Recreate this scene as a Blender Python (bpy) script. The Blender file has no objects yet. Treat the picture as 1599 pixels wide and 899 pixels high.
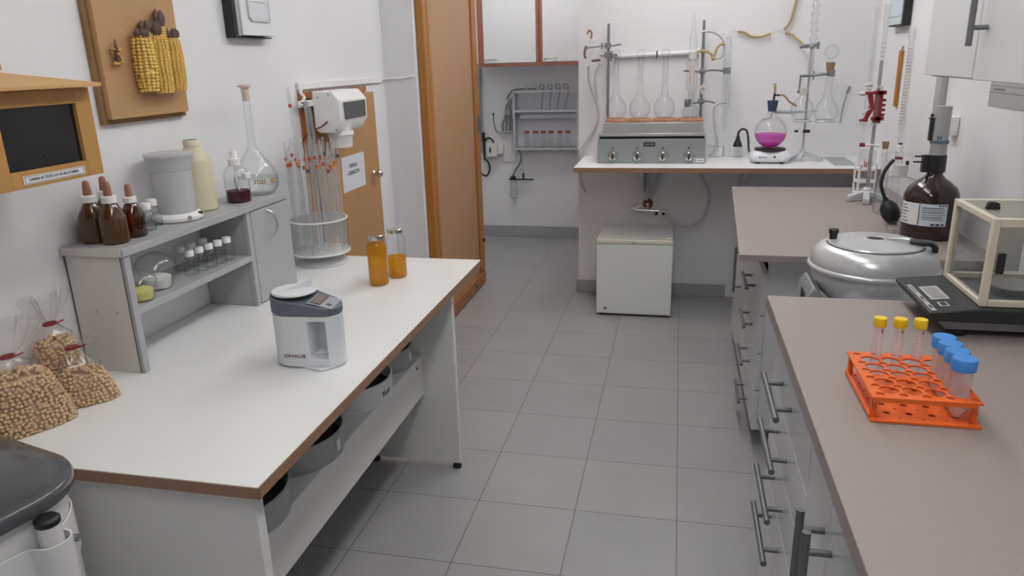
import bpy, bmesh, math, random
from mathutils import Vector, Matrix
from math import sin, cos, pi, radians
random.seed(7)
SC = bpy.context.scene
COL = SC.collection

# ------------------------------------------------------------------ helpers
def lin(h):
    h = h.lstrip('#')
    out = []
    for i in (0, 2, 4):
        c = int(h[i:i + 2], 16) / 255
        out.append(c / 12.92 if c <= .04045 else ((c + .055) / 1.055) ** 2.4)
    return (*out, 1)

MATS = {}
def mat(name, hexcol, rough=.5, metal=0.0, vary=.04, scale=8.0, bump=0.0, bscale=60.0, stretch=None, spec=.5, coat=0.0):
    """principled material whose base colour carries a little procedural variation"""
    m = bpy.data.materials.new(name); m.use_nodes = True
    nt = m.node_tree; N = nt.nodes; L = nt.links
    b = N['Principled BSDF']
    b.inputs['Roughness'].default_value = rough
    b.inputs['Metallic'].default_value = metal
    b.inputs['Specular IOR Level'].default_value = spec
    b.inputs['Coat Weight'].default_value = coat
    tc = N.new('ShaderNodeTexCoord'); mp = N.new('ShaderNodeMapping')
    if stretch: mp.inputs['Scale'].default_value = stretch
    L.new(tc.outputs['Object'], mp.inputs['Vector'])
    nz = N.new('ShaderNodeTexNoise'); nz.inputs['Scale'].default_value = scale; nz.inputs['Detail'].default_value = 4
    L.new(mp.outputs['Vector'], nz.inputs['Vector'])
    c = lin(hexcol)
    rp = N.new('ShaderNodeValToRGB')
    rp.color_ramp.elements[0].position = .3; rp.color_ramp.elements[1].position = .7
    rp.color_ramp.elements[0].color = tuple(max(0, v * (1 - vary)) for v in c[:3]) + (1,)
    rp.color_ramp.elements[1].color = tuple(min(1, v * (1 + vary)) for v in c[:3]) + (1,)
    L.new(nz.outputs['Fac'], rp.inputs['Fac']); L.new(rp.outputs['Color'], b.inputs['Base Color'])
    if bump:
        n2 = N.new('ShaderNodeTexNoise'); n2.inputs['Scale'].default_value = bscale; n2.inputs['Detail'].default_value = 5
        L.new(mp.outputs['Vector'], n2.inputs['Vector'])
        bp = N.new('ShaderNodeBump'); bp.inputs['Strength'].default_value = bump; bp.inputs['Distance'].default_value = .01
        L.new(n2.outputs['Fac'], bp.inputs['Height']); L.new(bp.outputs['Normal'], b.inputs['Normal'])
    MATS[name] = m
    return m

def glass(name, tint='#fcfdfd', edge='#d0d4d6', refl=.30, base=.035, rough=.02, power=3.2, film=0.0, filmcol='#ffffff'):
    """thin clear wall: see-through, darker and shinier at grazing angles; film adds a milky veil"""
    m = bpy.data.materials.new(name); m.use_nodes = True
    nt = m.node_tree; N = nt.nodes; L = nt.links
    N.clear()
    out = N.new('ShaderNodeOutputMaterial')
    lw = N.new('ShaderNodeLayerWeight'); lw.inputs['Blend'].default_value = .5
    pw = N.new('ShaderNodeMath'); pw.operation = 'POWER'; pw.inputs[1].default_value = power
    L.new(lw.outputs['Facing'], pw.inputs[0])
    mixc = N.new('ShaderNodeMix'); mixc.data_type = 'RGBA'
    mixc.inputs[6].default_value = lin(tint); mixc.inputs[7].default_value = lin(edge)
    L.new(pw.outputs[0], mixc.inputs[0])
    tr = N.new('ShaderNodeBsdfTransparent'); L.new(mixc.outputs[2], tr.inputs['Color'])
    gl = N.new('ShaderNodeBsdfGlossy'); gl.inputs['Roughness'].default_value = rough
    nz = N.new('ShaderNodeTexNoise'); nz.inputs['Scale'].default_value = 12
    rr = N.new('ShaderNodeMapRange'); rr.inputs[3].default_value = rough; rr.inputs[4].default_value = rough + .015
    L.new(nz.outputs['Fac'], rr.inputs[0]); L.new(rr.outputs[0], gl.inputs['Roughness'])
    ma = N.new('ShaderNodeMath'); ma.operation = 'MULTIPLY_ADD'; ma.inputs[1].default_value = refl; ma.inputs[2].default_value = base
    L.new(pw.outputs[0], ma.inputs[0])
    first = tr
    if film > 0:
        df = N.new('ShaderNodeBsdfDiffuse'); df.inputs['Color'].default_value = lin(filmcol)
        tl = N.new('ShaderNodeBsdfTranslucent'); tl.inputs['Color'].default_value = lin(filmcol)
        ad = N.new('ShaderNodeMixShader'); ad.inputs[0].default_value = .5
        L.new(df.outputs[0], ad.inputs[1]); L.new(tl.outputs[0], ad.inputs[2])
        mf = N.new('ShaderNodeMixShader'); mf.inputs[0].default_value = film
        L.new(tr.outputs[0], mf.inputs[1]); L.new(ad.outputs[0], mf.inputs[2]); first = mf
    mx = N.new('ShaderNodeMixShader')
    L.new(ma.outputs[0], mx.inputs[0]); L.new(first.outputs[0], mx.inputs[1]); L.new(gl.outputs[0], mx.inputs[2])
    L.new(mx.outputs[0], out.inputs['Surface'])
    MATS[name] = m
    return m

def box(bm, x0, x1, y0, y1, z0, z1):
    vs = [bm.verts.new(p) for p in ((x0, y0, z0), (x1, y0, z0), (x1, y1, z0), (x0, y1, z0), (x0, y0, z1), (x1, y0, z1), (x1, y1, z1), (x0, y1, z1))]
    for f in ((3, 2, 1, 0), (4, 5, 6, 7), (0, 1, 5, 4), (1, 2, 6, 5), (2, 3, 7, 6), (3, 0, 4, 7)):
        bm.faces.new([vs[i] for i in f])
    return vs

def prism(bm, pts, a, b, axis='z'):
    """extrude a 2-D outline along an axis; x: pts=(y,z)  y: pts=(x,z)  z: pts=(x,y)"""
    def P(p, t):
        return {'x': (t, p[0], p[1]), 'y': (p[0], t, p[1]), 'z': (p[0], p[1], t)}[axis]
    A = [bm.verts.new(P(p, a)) for p in pts]; B = [bm.verts.new(P(p, b)) for p in pts]
    n = len(pts)
    bm.faces.new(A[::-1]); bm.faces.new(B)
    for i in range(n):
        bm.faces.new([A[i], A[(i + 1) % n], B[(i + 1) % n], B[i]])
    return A + B

def lathe(bm, prof, n=32, c=(0, 0, 0), mtx=None, sx=1, sy=1):
    rings = []; new = []
    for r, z in prof:
        if r < 1e-6:
            v = bm.verts.new((c[0], c[1], c[2] + z)); rings.append([v]); new.append(v)
        else:
            ring = [bm.verts.new((c[0] + r * sx * cos(2 * pi * i / n), c[1] + r * sy * sin(2 * pi * i / n), c[2] + z)) for i in range(n)]
            rings.append(ring); new += ring
    for a, b in zip(rings, rings[1:]):
        for i in range(n):
            j = (i + 1) % n
            if len(a) == 1 and len(b) == 1: continue
            if len(a) == 1: bm.faces.new([a[0], b[j], b[i]])
            elif len(b) == 1: bm.faces.new([a[i], a[j], b[0]])
            else: bm.faces.new([a[i], a[j], b[j], b[i]])
    if mtx is not None:
        bmesh.ops.transform(bm, matrix=mtx, verts=new)
    return new

def smooth_path(pts, k=6):
    P = [Vector(p) for p in pts]
    if len(P) < 3: return P
    out = []
    for i in range(len(P) - 1):
        p0 = P[max(0, i - 1)]; p1 = P[i]; p2 = P[i + 1]; p3 = P[min(len(P) - 1, i + 2)]
        for j in range(k):
            t = j / k
            out.append(.5 * ((2 * p1) + (-p0 + p2) * t + (2 * p0 - 5 * p1 + 4 * p2 - p3) * t * t + (-p0 + 3 * p1 - 3 * p2 + p3) * t ** 3))
    out.append(P[-1])
    return out

def tube(bm, pts, r, n=10, smooth=True, k=6, caps=True):
    P = smooth_path(pts, k) if smooth else [Vector(p) for p in pts]
    rs = r if callable(r) else (lambda t: r)
    rings = []; ref = None
    for i, p in enumerate(P):
        d = (P[min(i + 1, len(P) - 1)] - P[max(i - 1, 0)]).normalized()
        if ref is None:
            ref = d.orthogonal().normalized()
        u = (ref - d * ref.dot(d))
        if u.length < 1e-5: u = d.orthogonal()
        u.normalize(); ref = u; w = d.cross(u)
        rad = rs(i / max(1, len(P) - 1))
        rings.append([bm.verts.new(p + (u * cos(2 * pi * j / n) + w * sin(2 * pi * j / n)) * rad) for j in range(n)])
    for a, b in zip(rings, rings[1:]):
        for j in range(n):
            bm.faces.new([a[j], a[(j + 1) % n], b[(j + 1) % n], b[j]])
    if caps:
        bm.faces.new(rings[0][::-1]); bm.faces.new(rings[-1])
    return [v for q in rings for v in q]

def cyl(bm, p0, p1, r0, r1=None, n=16):
    r1 = r0 if r1 is None else r1
    return tube(bm, [p0, p1], lambda t: r0 + (r1 - r0) * t, n=n, smooth=False)

def sphere(bm, c, r, sub=2, s=(1, 1, 1), rot=None):
    M = Matrix.Translation(Vector(c)) @ (rot if rot is not None else Matrix.Identity(4)) @ Matrix.Diagonal((r * s[0], r * s[1], r * s[2], 1))
    return bmesh.ops.create_icosphere(bm, subdivisions=sub, radius=1, matrix=M)['verts']

def uvball(bm, c, r, s=(1, 1, 1), n=32, m=16):
    prof = [(r * sin(pi * i / m), -r * cos(pi * i / m) * s[2]) for i in range(m + 1)]
    prof[0] = (0, prof[0][1]); prof[-1] = (0, prof[-1][1])
    return lathe(bm, prof, n, c, sx=s[0], sy=s[1])

def rrect(x0, x1, y0, y1, r, n=6):
    out = []
    for cx, cy, a0 in ((x1 - r, y1 - r, 0), (x0 + r, y1 - r, 90), (x0 + r, y0 + r, 180), (x1 - r, y0 + r, 270)):
        for i in range(n + 1):
            a = radians(a0 + 90 * i / n)
            out.append((cx + r * cos(a), cy + r * sin(a)))
    return out

def obj(name, bm, m, parent=None, off=None, loc=None, bevel=0, seg=2, flat=False, angle=38, kind=None, label=None, fixn=True):
    """link the bmesh as ONE mesh object; off = world position of its parent (subtracted)"""
    if fixn: bmesh.ops.recalc_face_normals(bm, faces=bm.faces)
    if off is not None:
        bmesh.ops.translate(bm, verts=bm.verts, vec=-Vector(off))
    me = bpy.data.meshes.new(name); bm.to_mesh(me); bm.free()
    if not flat:
        me.shade_smooth(); me.set_sharp_from_angle(angle=radians(angle))
    o = bpy.data.objects.new(name, me); COL.objects.link(o)
    me.materials.append(MATS[m] if isinstance(m, str) else m)
    if parent is not None: o.parent = parent
    if loc is not None: o.location = loc
    if bevel:
        md = o.modifiers.new('edge', 'BEVEL'); md.width = bevel; md.segments = seg; md.limit_method = 'ANGLE'; md.angle_limit = radians(40)
        md.harden_normals = False
    if kind: o['kind'] = kind
    if label: o['label'] = label
    return o

def tag(o, label, cat, group=None):
    o['label'] = label; o['category'] = cat
    if group: o['group'] = group
    return o

def thing(name, label, cat, loc, rotz=0, group=None):
    o = bpy.data.objects.new(name, None); COL.objects.link(o)
    o.empty_display_size = .05
    o.location = loc; o.rotation_euler = (0, 0, rotz)
    return tag(o, label, cat, group)

def B(): return bmesh.new()

def bx(name, m, parent, *dims, off=None, bevel=0, **k):
    b = B(); box(b, *dims); return obj(name, b, m, parent, off=off, bevel=bevel, **k)

def dup(root, loc, label, rotz=None, group=None):
    r = root.copy(); COL.objects.link(r); r.location = loc
    if rotz is not None: r.rotation_euler = (0, 0, rotz)
    r['label'] = label
    if group: r['group'] = group
    for ch in list(root.children):
        c = ch.copy(); COL.objects.link(c); c.parent = r
        for g in list(ch.children):
            d = g.copy(); COL.objects.link(d); d.parent = c
    return r

def text(name, body, size, m, parent, loc, rot, align='CENTER', ext=.0004, sx=1.0):
    cu = bpy.data.curves.new(name, 'FONT'); cu.body = body; cu.size = size; cu.align_x = align; cu.align_y = 'CENTER'; cu.extrude = ext
    t = bpy.data.objects.new(name, cu); COL.objects.link(t)
    dg = bpy.context.evaluated_depsgraph_get()
    me = bpy.data.meshes.new_from_object(t.evaluated_get(dg))
    bpy.data.objects.remove(t); bpy.data.curves.remove(cu)
    me.name = name
    o = bpy.data.objects.new(name, me); COL.objects.link(o)
    me.materials.clear(); me.materials.append(MATS[m])
    o.parent = parent; o.location = loc; o.rotation_euler = rot; o.scale = (sx, 1, 1)
    return o
RX = (pi / 2, 0, pi / 2)      # text that reads on a face looking towards +X
RXN = (pi / 2, 0, -pi / 2)    # on a face looking towards -X
RY = (pi / 2, 0, 0)           # on a face looking towards -Y

# ------------------------------------------------------------------ materials
mat('wall_paint', '#dfdfe2', .7, vary=.012, scale=3, bump=.05, bscale=90)
mat('ceiling_paint', '#e6e6e4', .8, vary=.01)
mat('melamine_white', '#e3e4e4', .32, vary=.008)
mat('laminate_grey', '#dcdcda', .42, vary=.01)
mat('mdf_edge', '#8f715c', .75, vary=.12, scale=120, stretch=(1, 1, 6))
mat('worktop', '#928884', .45, vary=.035, scale=70, stretch=(1, 3, 3))
mat('cab_white', '#d2d3d4', .35, vary=.008)
mat('cab_front', '#cbcccd', .22, vary=.008)
mat('bar_grey', '#75767a', .4, metal=.55, vary=.04)
mat('dark_kick', '#2c2a29', .7, vary=.05)
mat('grey_board', '#a8a9ac', .45, vary=.02, scale=20)
mat('shelf_white', '#cfccc8', .5, vary=.015)
mat('groove', '#55504c', .8)
mat('steel', '#b4b4b4', .34, metal=.5, vary=.06, scale=30, stretch=(1, 1, 12))
mat('steel_dark', '#85868a', .42, metal=.45, vary=.08, scale=30)
mat('chrome', '#d4d2cc', .15, metal=1, vary=.02)
mat('alu_paint', '#bfc1c4', .38, metal=.12, vary=.03)
mat('zinc', '#a3a6a8', .45, metal=.25, vary=.08, scale=14)
mat('silver_paint', '#c4c5c6', .25, metal=.35, vary=.02, spec=.6)
mat('black_rubber', '#1d1d1f', .5, vary=.08)
mat('black_plastic', '#222224', .35, vary=.04)
mat('charcoal', '#222325', .5, vary=.04)
mat('dark_lid', '#4e5054', .16, vary=.03, coat=.3)
mat('white_plastic', '#e6e6e6', .38, vary=.01)
mat('white_enamel', '#d8d8d8', .28, vary=.01)
mat('fridge_white', '#d9dcda', .35, vary=.008)
mat('fridge_ivory', '#d3d0c2', .4, vary=.01)
mat('meter_white', '#d5d9dd', .4, vary=.008)
mat('meter_grey', '#5f6872', .45, vary=.02)
mat('meter_panel', '#9b9fa6', .35, vary=.02)
mat('display_grey', '#8b8984', .3, vary=.02)
mat('red_print', '#6f2a34', .6)
mat('black_print', '#2a2a2c', .7)
mat('grey_print', '#77787c', .7)
mat('gold_print', '#a8823c', .5, metal=.3)
mat('paper', '#d4d6de', .8, vary=.01)
mat('label_white', '#dcdee0', .7, vary=.01)
mat('label_blue', '#c3d0d6', .7, vary=.02)
mat('box_wood', '#b0854a', .6, vary=.05, scale=6, stretch=(1, 4, .6))
mat('roof_wood', '#c79f66', .6, vary=.06, scale=6, stretch=(6, 1, 1))
mat('board_wood', '#b48f63', .7, vary=.04, scale=7, bump=.05)
mat('board_edge', '#8d6f49', .8, vary=.15, scale=40)
mat('door_ply', '#b28c69', .55, vary=.035, scale=5, stretch=(8, 8, .5))
mat('door_stile', '#a8702f', .45, vary=.08, scale=6, stretch=(8, 8, .5))
mat('panel_brown', '#b28a5e', .6, vary=.03, scale=5, stretch=(6, 6, .6))
mat('jamb_orange', '#a1683f', .55, vary=.12, scale=8, stretch=(8, 8, .6))
mat('cupboard_frame', '#8c5c4a', .5, vary=.08, scale=8)
mat('window_black', '#17171a', .12, vary=.02)
mat('box_interior', '#333333', .8, vary=.1)
mat('kernel_yellow', '#e6c36c', .42, vary=.10, scale=25)
mat('kernel_pale', '#cfa25a', .4, vary=.16, scale=25)
mat('husk_dark', '#6b5750', .8, vary=.35, scale=60)
mat('bean', '#c9ab83', .5, vary=.1, scale=18)
mat('cork', '#93765c', .85, vary=.18, scale=90)
mat('amber_glass', '#4d3119', .12, vary=.2, scale=6, coat=.4)
mat('rubber_brown', '#9c6a58', .55, vary=.05)
mat('rubber_tan', '#ab9468', .55, vary=.06)
mat('firebrick', '#aa7d62', .85, vary=.1, scale=50)
mat('rack_orange', '#e2641f', .4, vary=.03)
mat('cap_yellow', '#e6c417', .4, vary=.03)
mat('cap_blue', '#3f86cf', .42, vary=.03)
mat('cap_red', '#93403c', .5, vary=.05)
mat('clamp_red', '#8a2028', .4, vary=.05)
mat('navy_rubber', '#34405c', .6, vary=.1)
mat('brown_bottle', '#2b1915', .1, vary=.15, scale=6, coat=.3)
mat('blue_grey', '#647686', .45, vary=.03)
mat('dispenser_grey', '#a8a9a8', .45, vary=.02)
mat('balance_cream', '#cfc8b6', .42, vary=.02)
mat('balance_white', '#d7d6d0', .45, vary=.01)
mat('heater_grey', '#94989a', .42, metal=.3, vary=.02)
mat('stirrer_white', '#dfe3ea', .3, vary=.01)
mat('baseboard', '#a0a1a4', .5, vary=.06, scale=60)
mat('wall_tile_grey', '#8d9196', .4, vary=.08)
mat('skin_tape', '#c8c8c8', .5)
mat('meter_screen', '#7b6a68', .3)
mat('liquid_orange', '#cf7d10', .15, vary=.05, spec=.4)
mat('liquid_magenta', '#c054ae', .2, vary=.03)
mat('liquid_wine', '#4a1c2a', .12, vary=.05)
mat('powder_yellow', '#d8d27c', .8, vary=.1)
mat('powder_white', '#e2e2e0', .8, vary=.05)
mat('jug_plastic', '#cfc7ae', .42, vary=.03)
mat('jug_top', '#d8cfc0', .45, vary=.02)
mat('pale_stopper', '#d9c6bc', .5, vary=.03)
mat('silicone_tube', '#b9babd', .35, vary=.03)
mat('pvc_white', '#d9d9dc', .35, vary=.02)
mat('maroon', '#6e2b2b', .5, vary=.1)
mat('orange_mark', '#d8701e', .5); mat('red_mark', '#b8493c', .5); mat('blue_mark', '#40506e', .5)
mat('lamp_housing', '#e8e8e8', .5)
mat('ground_glass', '#c9c8c3', .6, vary=.03)
glass('glass_clear')
glass('glass_thin', tint='#fcfdfd', edge='#cbd0d2', refl=.25, base=.025)
glass('glass_pane', tint='#f7f8f8', edge='#c9cdcd', refl=.25, base=.05, power=4)
glass('acrylic', tint='#fafbfb', edge='#d2d5d6', refl=.25, base=.05, film=.08)
glass('frost_pane', tint='#f6f6f4', edge='#d8d8d4', refl=.2, base=.05, film=.45, filmcol='#e4e3dd')
glass('frost_disc', tint='#f8f8f8', edge='#d8d8d8', refl=.15, base=.05, film=.4, filmcol='#dedee0')
glass('frosted_tube', tint='#faf6f6', edge='#e0dada', refl=.15, base=.03, rough=.15, film=.36, filmcol='#f8f0f0')
glass('plastic_cup', tint='#fafafa', edge='#c6c9c9', refl=.25, base=.05, rough=.05, film=.08)
glass('bag_film', tint='#fbfaf9', edge='#dcdad8', refl=.40, base=.04, rough=.10, film=.06)
glass('water', tint='#f8fafa', edge='#d3d8d8', refl=.25, base=.05)
glass('smoked', tint='#8a8c90', edge='#4c4d50', refl=.3, base=.06, film=.75, filmcol='#8d8f92')
glass('ribbed_tube', tint='#f8f9f9', edge='#b0b4b7', refl=.25, base=.05, power=2.2, film=.16)
glass('orange_liquid', tint='#f7ce4c', edge='#dca020', refl=.15, base=.03, film=.5, filmcol='#e6b00e')
glass('wine_liquid', tint='#8e3350', edge='#5d2035', refl=.2, base=.04, film=.55, filmcol='#6d2338')
glass('pink_liquid', tint='#ee86de', edge='#d868c6', refl=.12, base=.03, film=.85, filmcol='#e87cd6')
glass('brown_clear', tint='#a5682c', edge='#5a3014', refl=.35, base=.05, film=.12, filmcol='#5a3014', power=1.4)
glass('jug_clear', tint='#e6dcc2', edge='#b8ab8c', refl=.15, base=.04, rough=.2, film=.72, filmcol='#d9cba8')

# floor tiles (33 cm grid)
def floor_material():
    m = bpy.data.materials.new('floor_tiles'); m.use_nodes = True
    nt = m.node_tree; N = nt.nodes; L = nt.links; b = N['Principled BSDF']
    tc = N.new('ShaderNodeTexCoord'); mp = N.new('ShaderNodeMapping')
    mp.inputs['Location'].default_value = (.945 + .33 * 40, -2.1033 + .33 * 40, 0)
    L.new(tc.outputs['Object'], mp.inputs['Vector'])
    br = N.new('ShaderNodeTexBrick'); br.offset = 0; br.squash = 1
    br.inputs['Scale'].default_value = 1; br.inputs['Brick Width'].default_value = .33; br.inputs['Row Height'].default_value = .33
    br.inputs['Mortar Size'].default_value = .0016; br.inputs['Mortar Smooth'].default_value = .2; br.inputs['Bias'].default_value = 0
    br.inputs['Color1'].default_value = lin('#979798'); br.inputs['Color2'].default_value = lin('#9b9a9a'); br.inputs['Mortar'].default_value = lin('#5c5a59')
    L.new(mp.outputs['Vector'], br.inputs['Vector'])
    nz = N.new('ShaderNodeTexNoise'); nz.inputs['Scale'].default_value = 190; nz.inputs['Detail'].default_value = 5
    n2 = N.new('ShaderNodeTexNoise'); n2.inputs['Scale'].default_value = 5; n2.inputs['Detail'].default_value = 3
    L.new(tc.outputs['Object'], nz.inputs['Vector']); L.new(tc.outputs['Object'], n2.inputs['Vector'])
    r1 = N.new('ShaderNodeMapRange'); r1.inputs[1].default_value = .25; r1.inputs[2].default_value = .75; r1.inputs[3].default_value = .86; r1.inputs[4].default_value = 1.1
    r2 = N.new('ShaderNodeMapRange'); r2.inputs[1].default_value = .25; r2.inputs[2].default_value = .75; r2.inputs[3].default_value = .95; r2.inputs[4].default_value = 1.05
    L.new(nz.outputs['Fac'], r1.inputs[0]); L.new(n2.outputs['Fac'], r2.inputs[0])
    mu = N.new('ShaderNodeMath'); mu.operation = 'MULTIPLY'; L.new(r1.outputs[0], mu.inputs[0]); L.new(r2.outputs[0], mu.inputs[1])
    vm = N.new('ShaderNodeVectorMath'); vm.operation = 'SCALE'
    L.new(br.outputs['Color'], vm.inputs[0]); L.new(mu.outputs[0], vm.inputs['Scale'])
    L.new(vm.outputs['Vector'], b.inputs['Base Color'])
    b.inputs['Roughness'].default_value = .36
    MATS['floor_tiles'] = m
floor_material()
# ------------------------------------------------------------------ room shell
XL, XR, YB, YN, ZC = -1.45, 1.0, 4.505, 5.97, 2.62      # side walls, back wall, nook wall, ceiling
def struct(name, m, *d, **k):
    b = B(); box(b, *d); return obj(name, b, m, kind='structure', **k)
struct('floor', 'floor_tiles', XL - .45, XR + .1, -2.2, YN + .1, -.05, 0, flat=True)
struct('ceiling', 'ceiling_paint', XL - .45, XR + .1, -2.2, YN + .1, ZC, ZC + .05, flat=True)
struct('wall_left', 'wall_paint', XL - .1, XL, -2.1, YB + .1, 0, ZC, flat=True)
struct('wall_right', 'wall_paint', XR, XR + .1, -2.1, YB, 0, ZC, flat=True)
struct('wall_back', 'wall_paint', -.585, XR + .1, YB, YB + .12, 0, ZC, flat=True)
struct('wall_front', 'wall_paint', XL - .1, XR + .1, -2.2, -2.1, 0, ZC, flat=True)
struct('wall_nook_back', 'wall_paint', XL - .45, -.45, YN, YN + .1, 0, ZC, flat=True)
struct('wall_nook_left', 'wall_paint', XL - .45, XL - .35, YB + .1, YN, 0, ZC, flat=True)
struct('wall_nook_return', 'wall_paint', XL - .45, XL - .1, YB, YB + .1, 0, ZC, flat=True)
struct('wall_nook_right', 'wall_paint', -.5, -.4, YB + .12, YN, 0, ZC, flat=True)
struct('wall_nook_lintel', 'wall_paint', XL, -.585, YB, YB + .1, 2.1, ZC, flat=True)
# grey tile skirting
def skirt(name, *d):
    b = B(); box(b, *d); o = obj(name, b, 'baseboard', kind='structure', bevel=.002); return o
skirt('baseboard_back', -.592, .32, YB - .012, YB - .0005, 0.0005, .078)
skirt('baseboard_back_end', -.598, -.5855, YB - .012, YB + .11, 0.0005, .078)
skirt('baseboard_nook', XL - .34, -.502, YN - .012, YN - .0005, 0.0005, .095)
b = B(); box(b, XL + .0005, -1.284, 3.62, YB - .0005, 0, ZC); obj('wall_left_added_pier', b, 'wall_paint', kind='structure', flat=True)  # pier added to keep the wall beside the door leaf out of shadow
skirt('baseboard_right', XR - .012, XR - .0005, 3.86, YB - .013, 0.0005, .078)
# grey tiled strip of the nook's side wall
struct('trim_nook_tiles', 'wall_tile_grey', -1.74, -1.565, YN - .03, YN - .001, .72, 1.38)

# door leaf folded back along the left wall
LX = -1.245
b = B(); box(b, LX - .03, LX, 3.71, 4.62, .008, 2.05)
door = obj('door_1', b, 'door_ply', kind='structure', bevel=.002)
b = B(); box(b, LX - .036, LX + .003, 3.655, 3.71, .008, 2.05); box(b, LX + .0005, LX + .006, 3.7105, 3.745, .008, 2.05)
obj('door_stile', b, 'door_stile', door, bevel=.003)
b = B(); box(b, LX + .0005, LX + .012, 4.53, 4.63, .10, 2.05)
obj('door_edge_strip', b, 'door_stile', door, bevel=.003)
b = B(); box(b, LX + .0005, LX + .014, 3.72, 4.625, .008, .085)
obj('door_bottom_rail', b, 'jamb_orange', door, bevel=.003)
b = B(); box(b, LX + .0125, LX + .018, 4.57, 4.60, 1.0, 1.1); cyl(b, (LX + .02, 4.612, 1.0), (LX + .02, 4.612, 1.1), .006)
obj('door_hinge', b, 'steel_dark', door)
b = B(); cyl(b, (LX + .012, 4.60, .30), (LX + .022, 4.60, .30), .011); cyl(b, (LX + .014, 4.38, .045), (LX + .02, 4.38, .045), .009)
obj('door_screw', b, 'black_print', door)
b = B(); box(b, -1.2838, LX + .002, 4.635, 4.655, 0, 2.1)
obj('trim_1', b, 'jamb_orange', kind='structure', bevel=.003)

# low door in the left wall, behind the bench
b = B(); box(b, XL + .0005, XL + .006, 2.705, 2.762, .2, 1.335); box(b, XL + .0005, XL + .006, 2.762, 3.36, 1.312, 1.335)
obj('trim_2', b, 'jamb_orange', kind='structure')
b = B(); box(b, XL + .0005, XL + .009, 2.757, 2.789, .2, 1.311)
obj('gap_shade_strip', b, 'black_print', kind='structure')  # black strip in place of the shaded gap beside the leaf
b = B(); box(b, XL + .001, XL + .022, 2.790, 3.41, .2, 1.308)
d2 = obj('door_2', b, 'panel_brown', kind='structure', bevel=.002)
b = B(); lathe(b, [(0, 0), (.016, 0), (.016, .006), (.010, .012), (.010, .02), (.017, .028), (.018, .038), (.012, .046), (0, .048)], 20,
               mtx=Matrix.Translation((XL + .022, 3.325, .93)) @ Matrix.Rotation(pi / 2, 4, 'Y'))
obj('door_knob', b, 'chrome', d2)

# white cable trunking and cable on the left wall
b = B(); box(b, XL + .0005, XL + .014, 2.70, 3.55, 1.345, 1.372)
t = obj('cable_trunking', b, 'white_plastic', bevel=.002); tag(t, 'white cable trunking running on the wall above the low brown door', 'trunking')
b = B(); tube(b, [(XL + .005, 3.55, 1.36), (XL + .005, 3.58, 1.357), (XL + .008, 3.61, 1.359), (XL + .03, 3.6145, 1.362), (XL + .09, 3.6145, 1.360), (XL + .155, 3.6145, 1.372)], .0045)
t = obj('wall_cable', b, 'white_plastic'); tag(t, 'thin white cable running from the trunking to the wooden door leaf', 'cable')
# vertical trunking + outlet on the right wall
b = B(); box(b, XR - .022, XR - .0005, 3.195, 3.265, 1.08, 2.55)
t = obj('wall_trunking', b, 'dispenser_grey', bevel=.002); tag(t, 'light grey vertical trunking on the wall behind the amber reagent bottle', 'trunking')
T = thing('wall_outlet', 'small white wall outlet beside the dispenser of the amber bottle', 'outlet', (XR - .001, 3.04, 1.16))
b = B(); box(b, -.03, 0, -.03, .03, -.035, .035); obj('outlet_box', b, 'white_plastic', T, bevel=.004)
b = B(); cyl(b, (-.034, 0, .005), (-.0305, 0, .005), .016, n=20); obj('socket', b, 'label_white', T)

UP = 1.0
# ceiling luminaires (out of frame, they light the room)
def luminaire(name, label, x, y, lx, ly, power):
    T = thing(name, label, 'ceiling light', (x, y, ZC))
    b = B(); box(b, -lx / 2 - .03, lx / 2 + .03, -ly / 2 - .03, ly / 2 + .03, -.19, -.14)
    obj('housing', b, 'lamp_housing', T, bevel=.004)
    for q in (-.35, .35):
        b = B(); cyl(b, (0, ly * q, -.1395), (0, ly * q, -.0005), .005); obj('hanger', b, 'steel', T)
    la = bpy.data.lights.new('lamp', 'AREA'); la.shape = 'RECTANGLE'; la.size = lx; la.size_y = ly; la.energy = power; la.color = (1.0, .985, .965)
    lo = bpy.data.objects.new('lamp', la); COL.objects.link(lo); lo.parent = T; lo.location = (0, 0, -.196)
    lb = bpy.data.lights.new('fill_uplight', 'AREA'); lb.shape = 'RECTANGLE'; lb.size = lx; lb.size_y = ly; lb.energy = power * UP; lb.color = la.color  # added upward lamp, fills the room with soft ceiling bounce
    l2 = bpy.data.objects.new('fill_uplight', lb); COL.objects.link(l2); l2.parent = T; l2.location = (0, 0, -.134); l2.rotation_euler = (pi, 0, 0)
PW = (11.7, 8.8, 12.3, 6.5)
luminaire('ceiling_light', 'long white ceiling luminaire nearest the camera over the aisle', -.02, .25, .25, 1.2, PW[0])
luminaire('ceiling_light', 'long white ceiling luminaire in the middle of the room', -.02, 1.95, .25, 1.2, PW[1])
luminaire('ceiling_light', 'long white ceiling luminaire near the back wall', -.02, 3.55, .25, 1.2, PW[2])
luminaire('ceiling_light', 'added unseen ceiling luminaire brightening the nook', -1.05, 5.05, .5, .3, PW[3])  # unseen lamp added because the nook came out too dark

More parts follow.
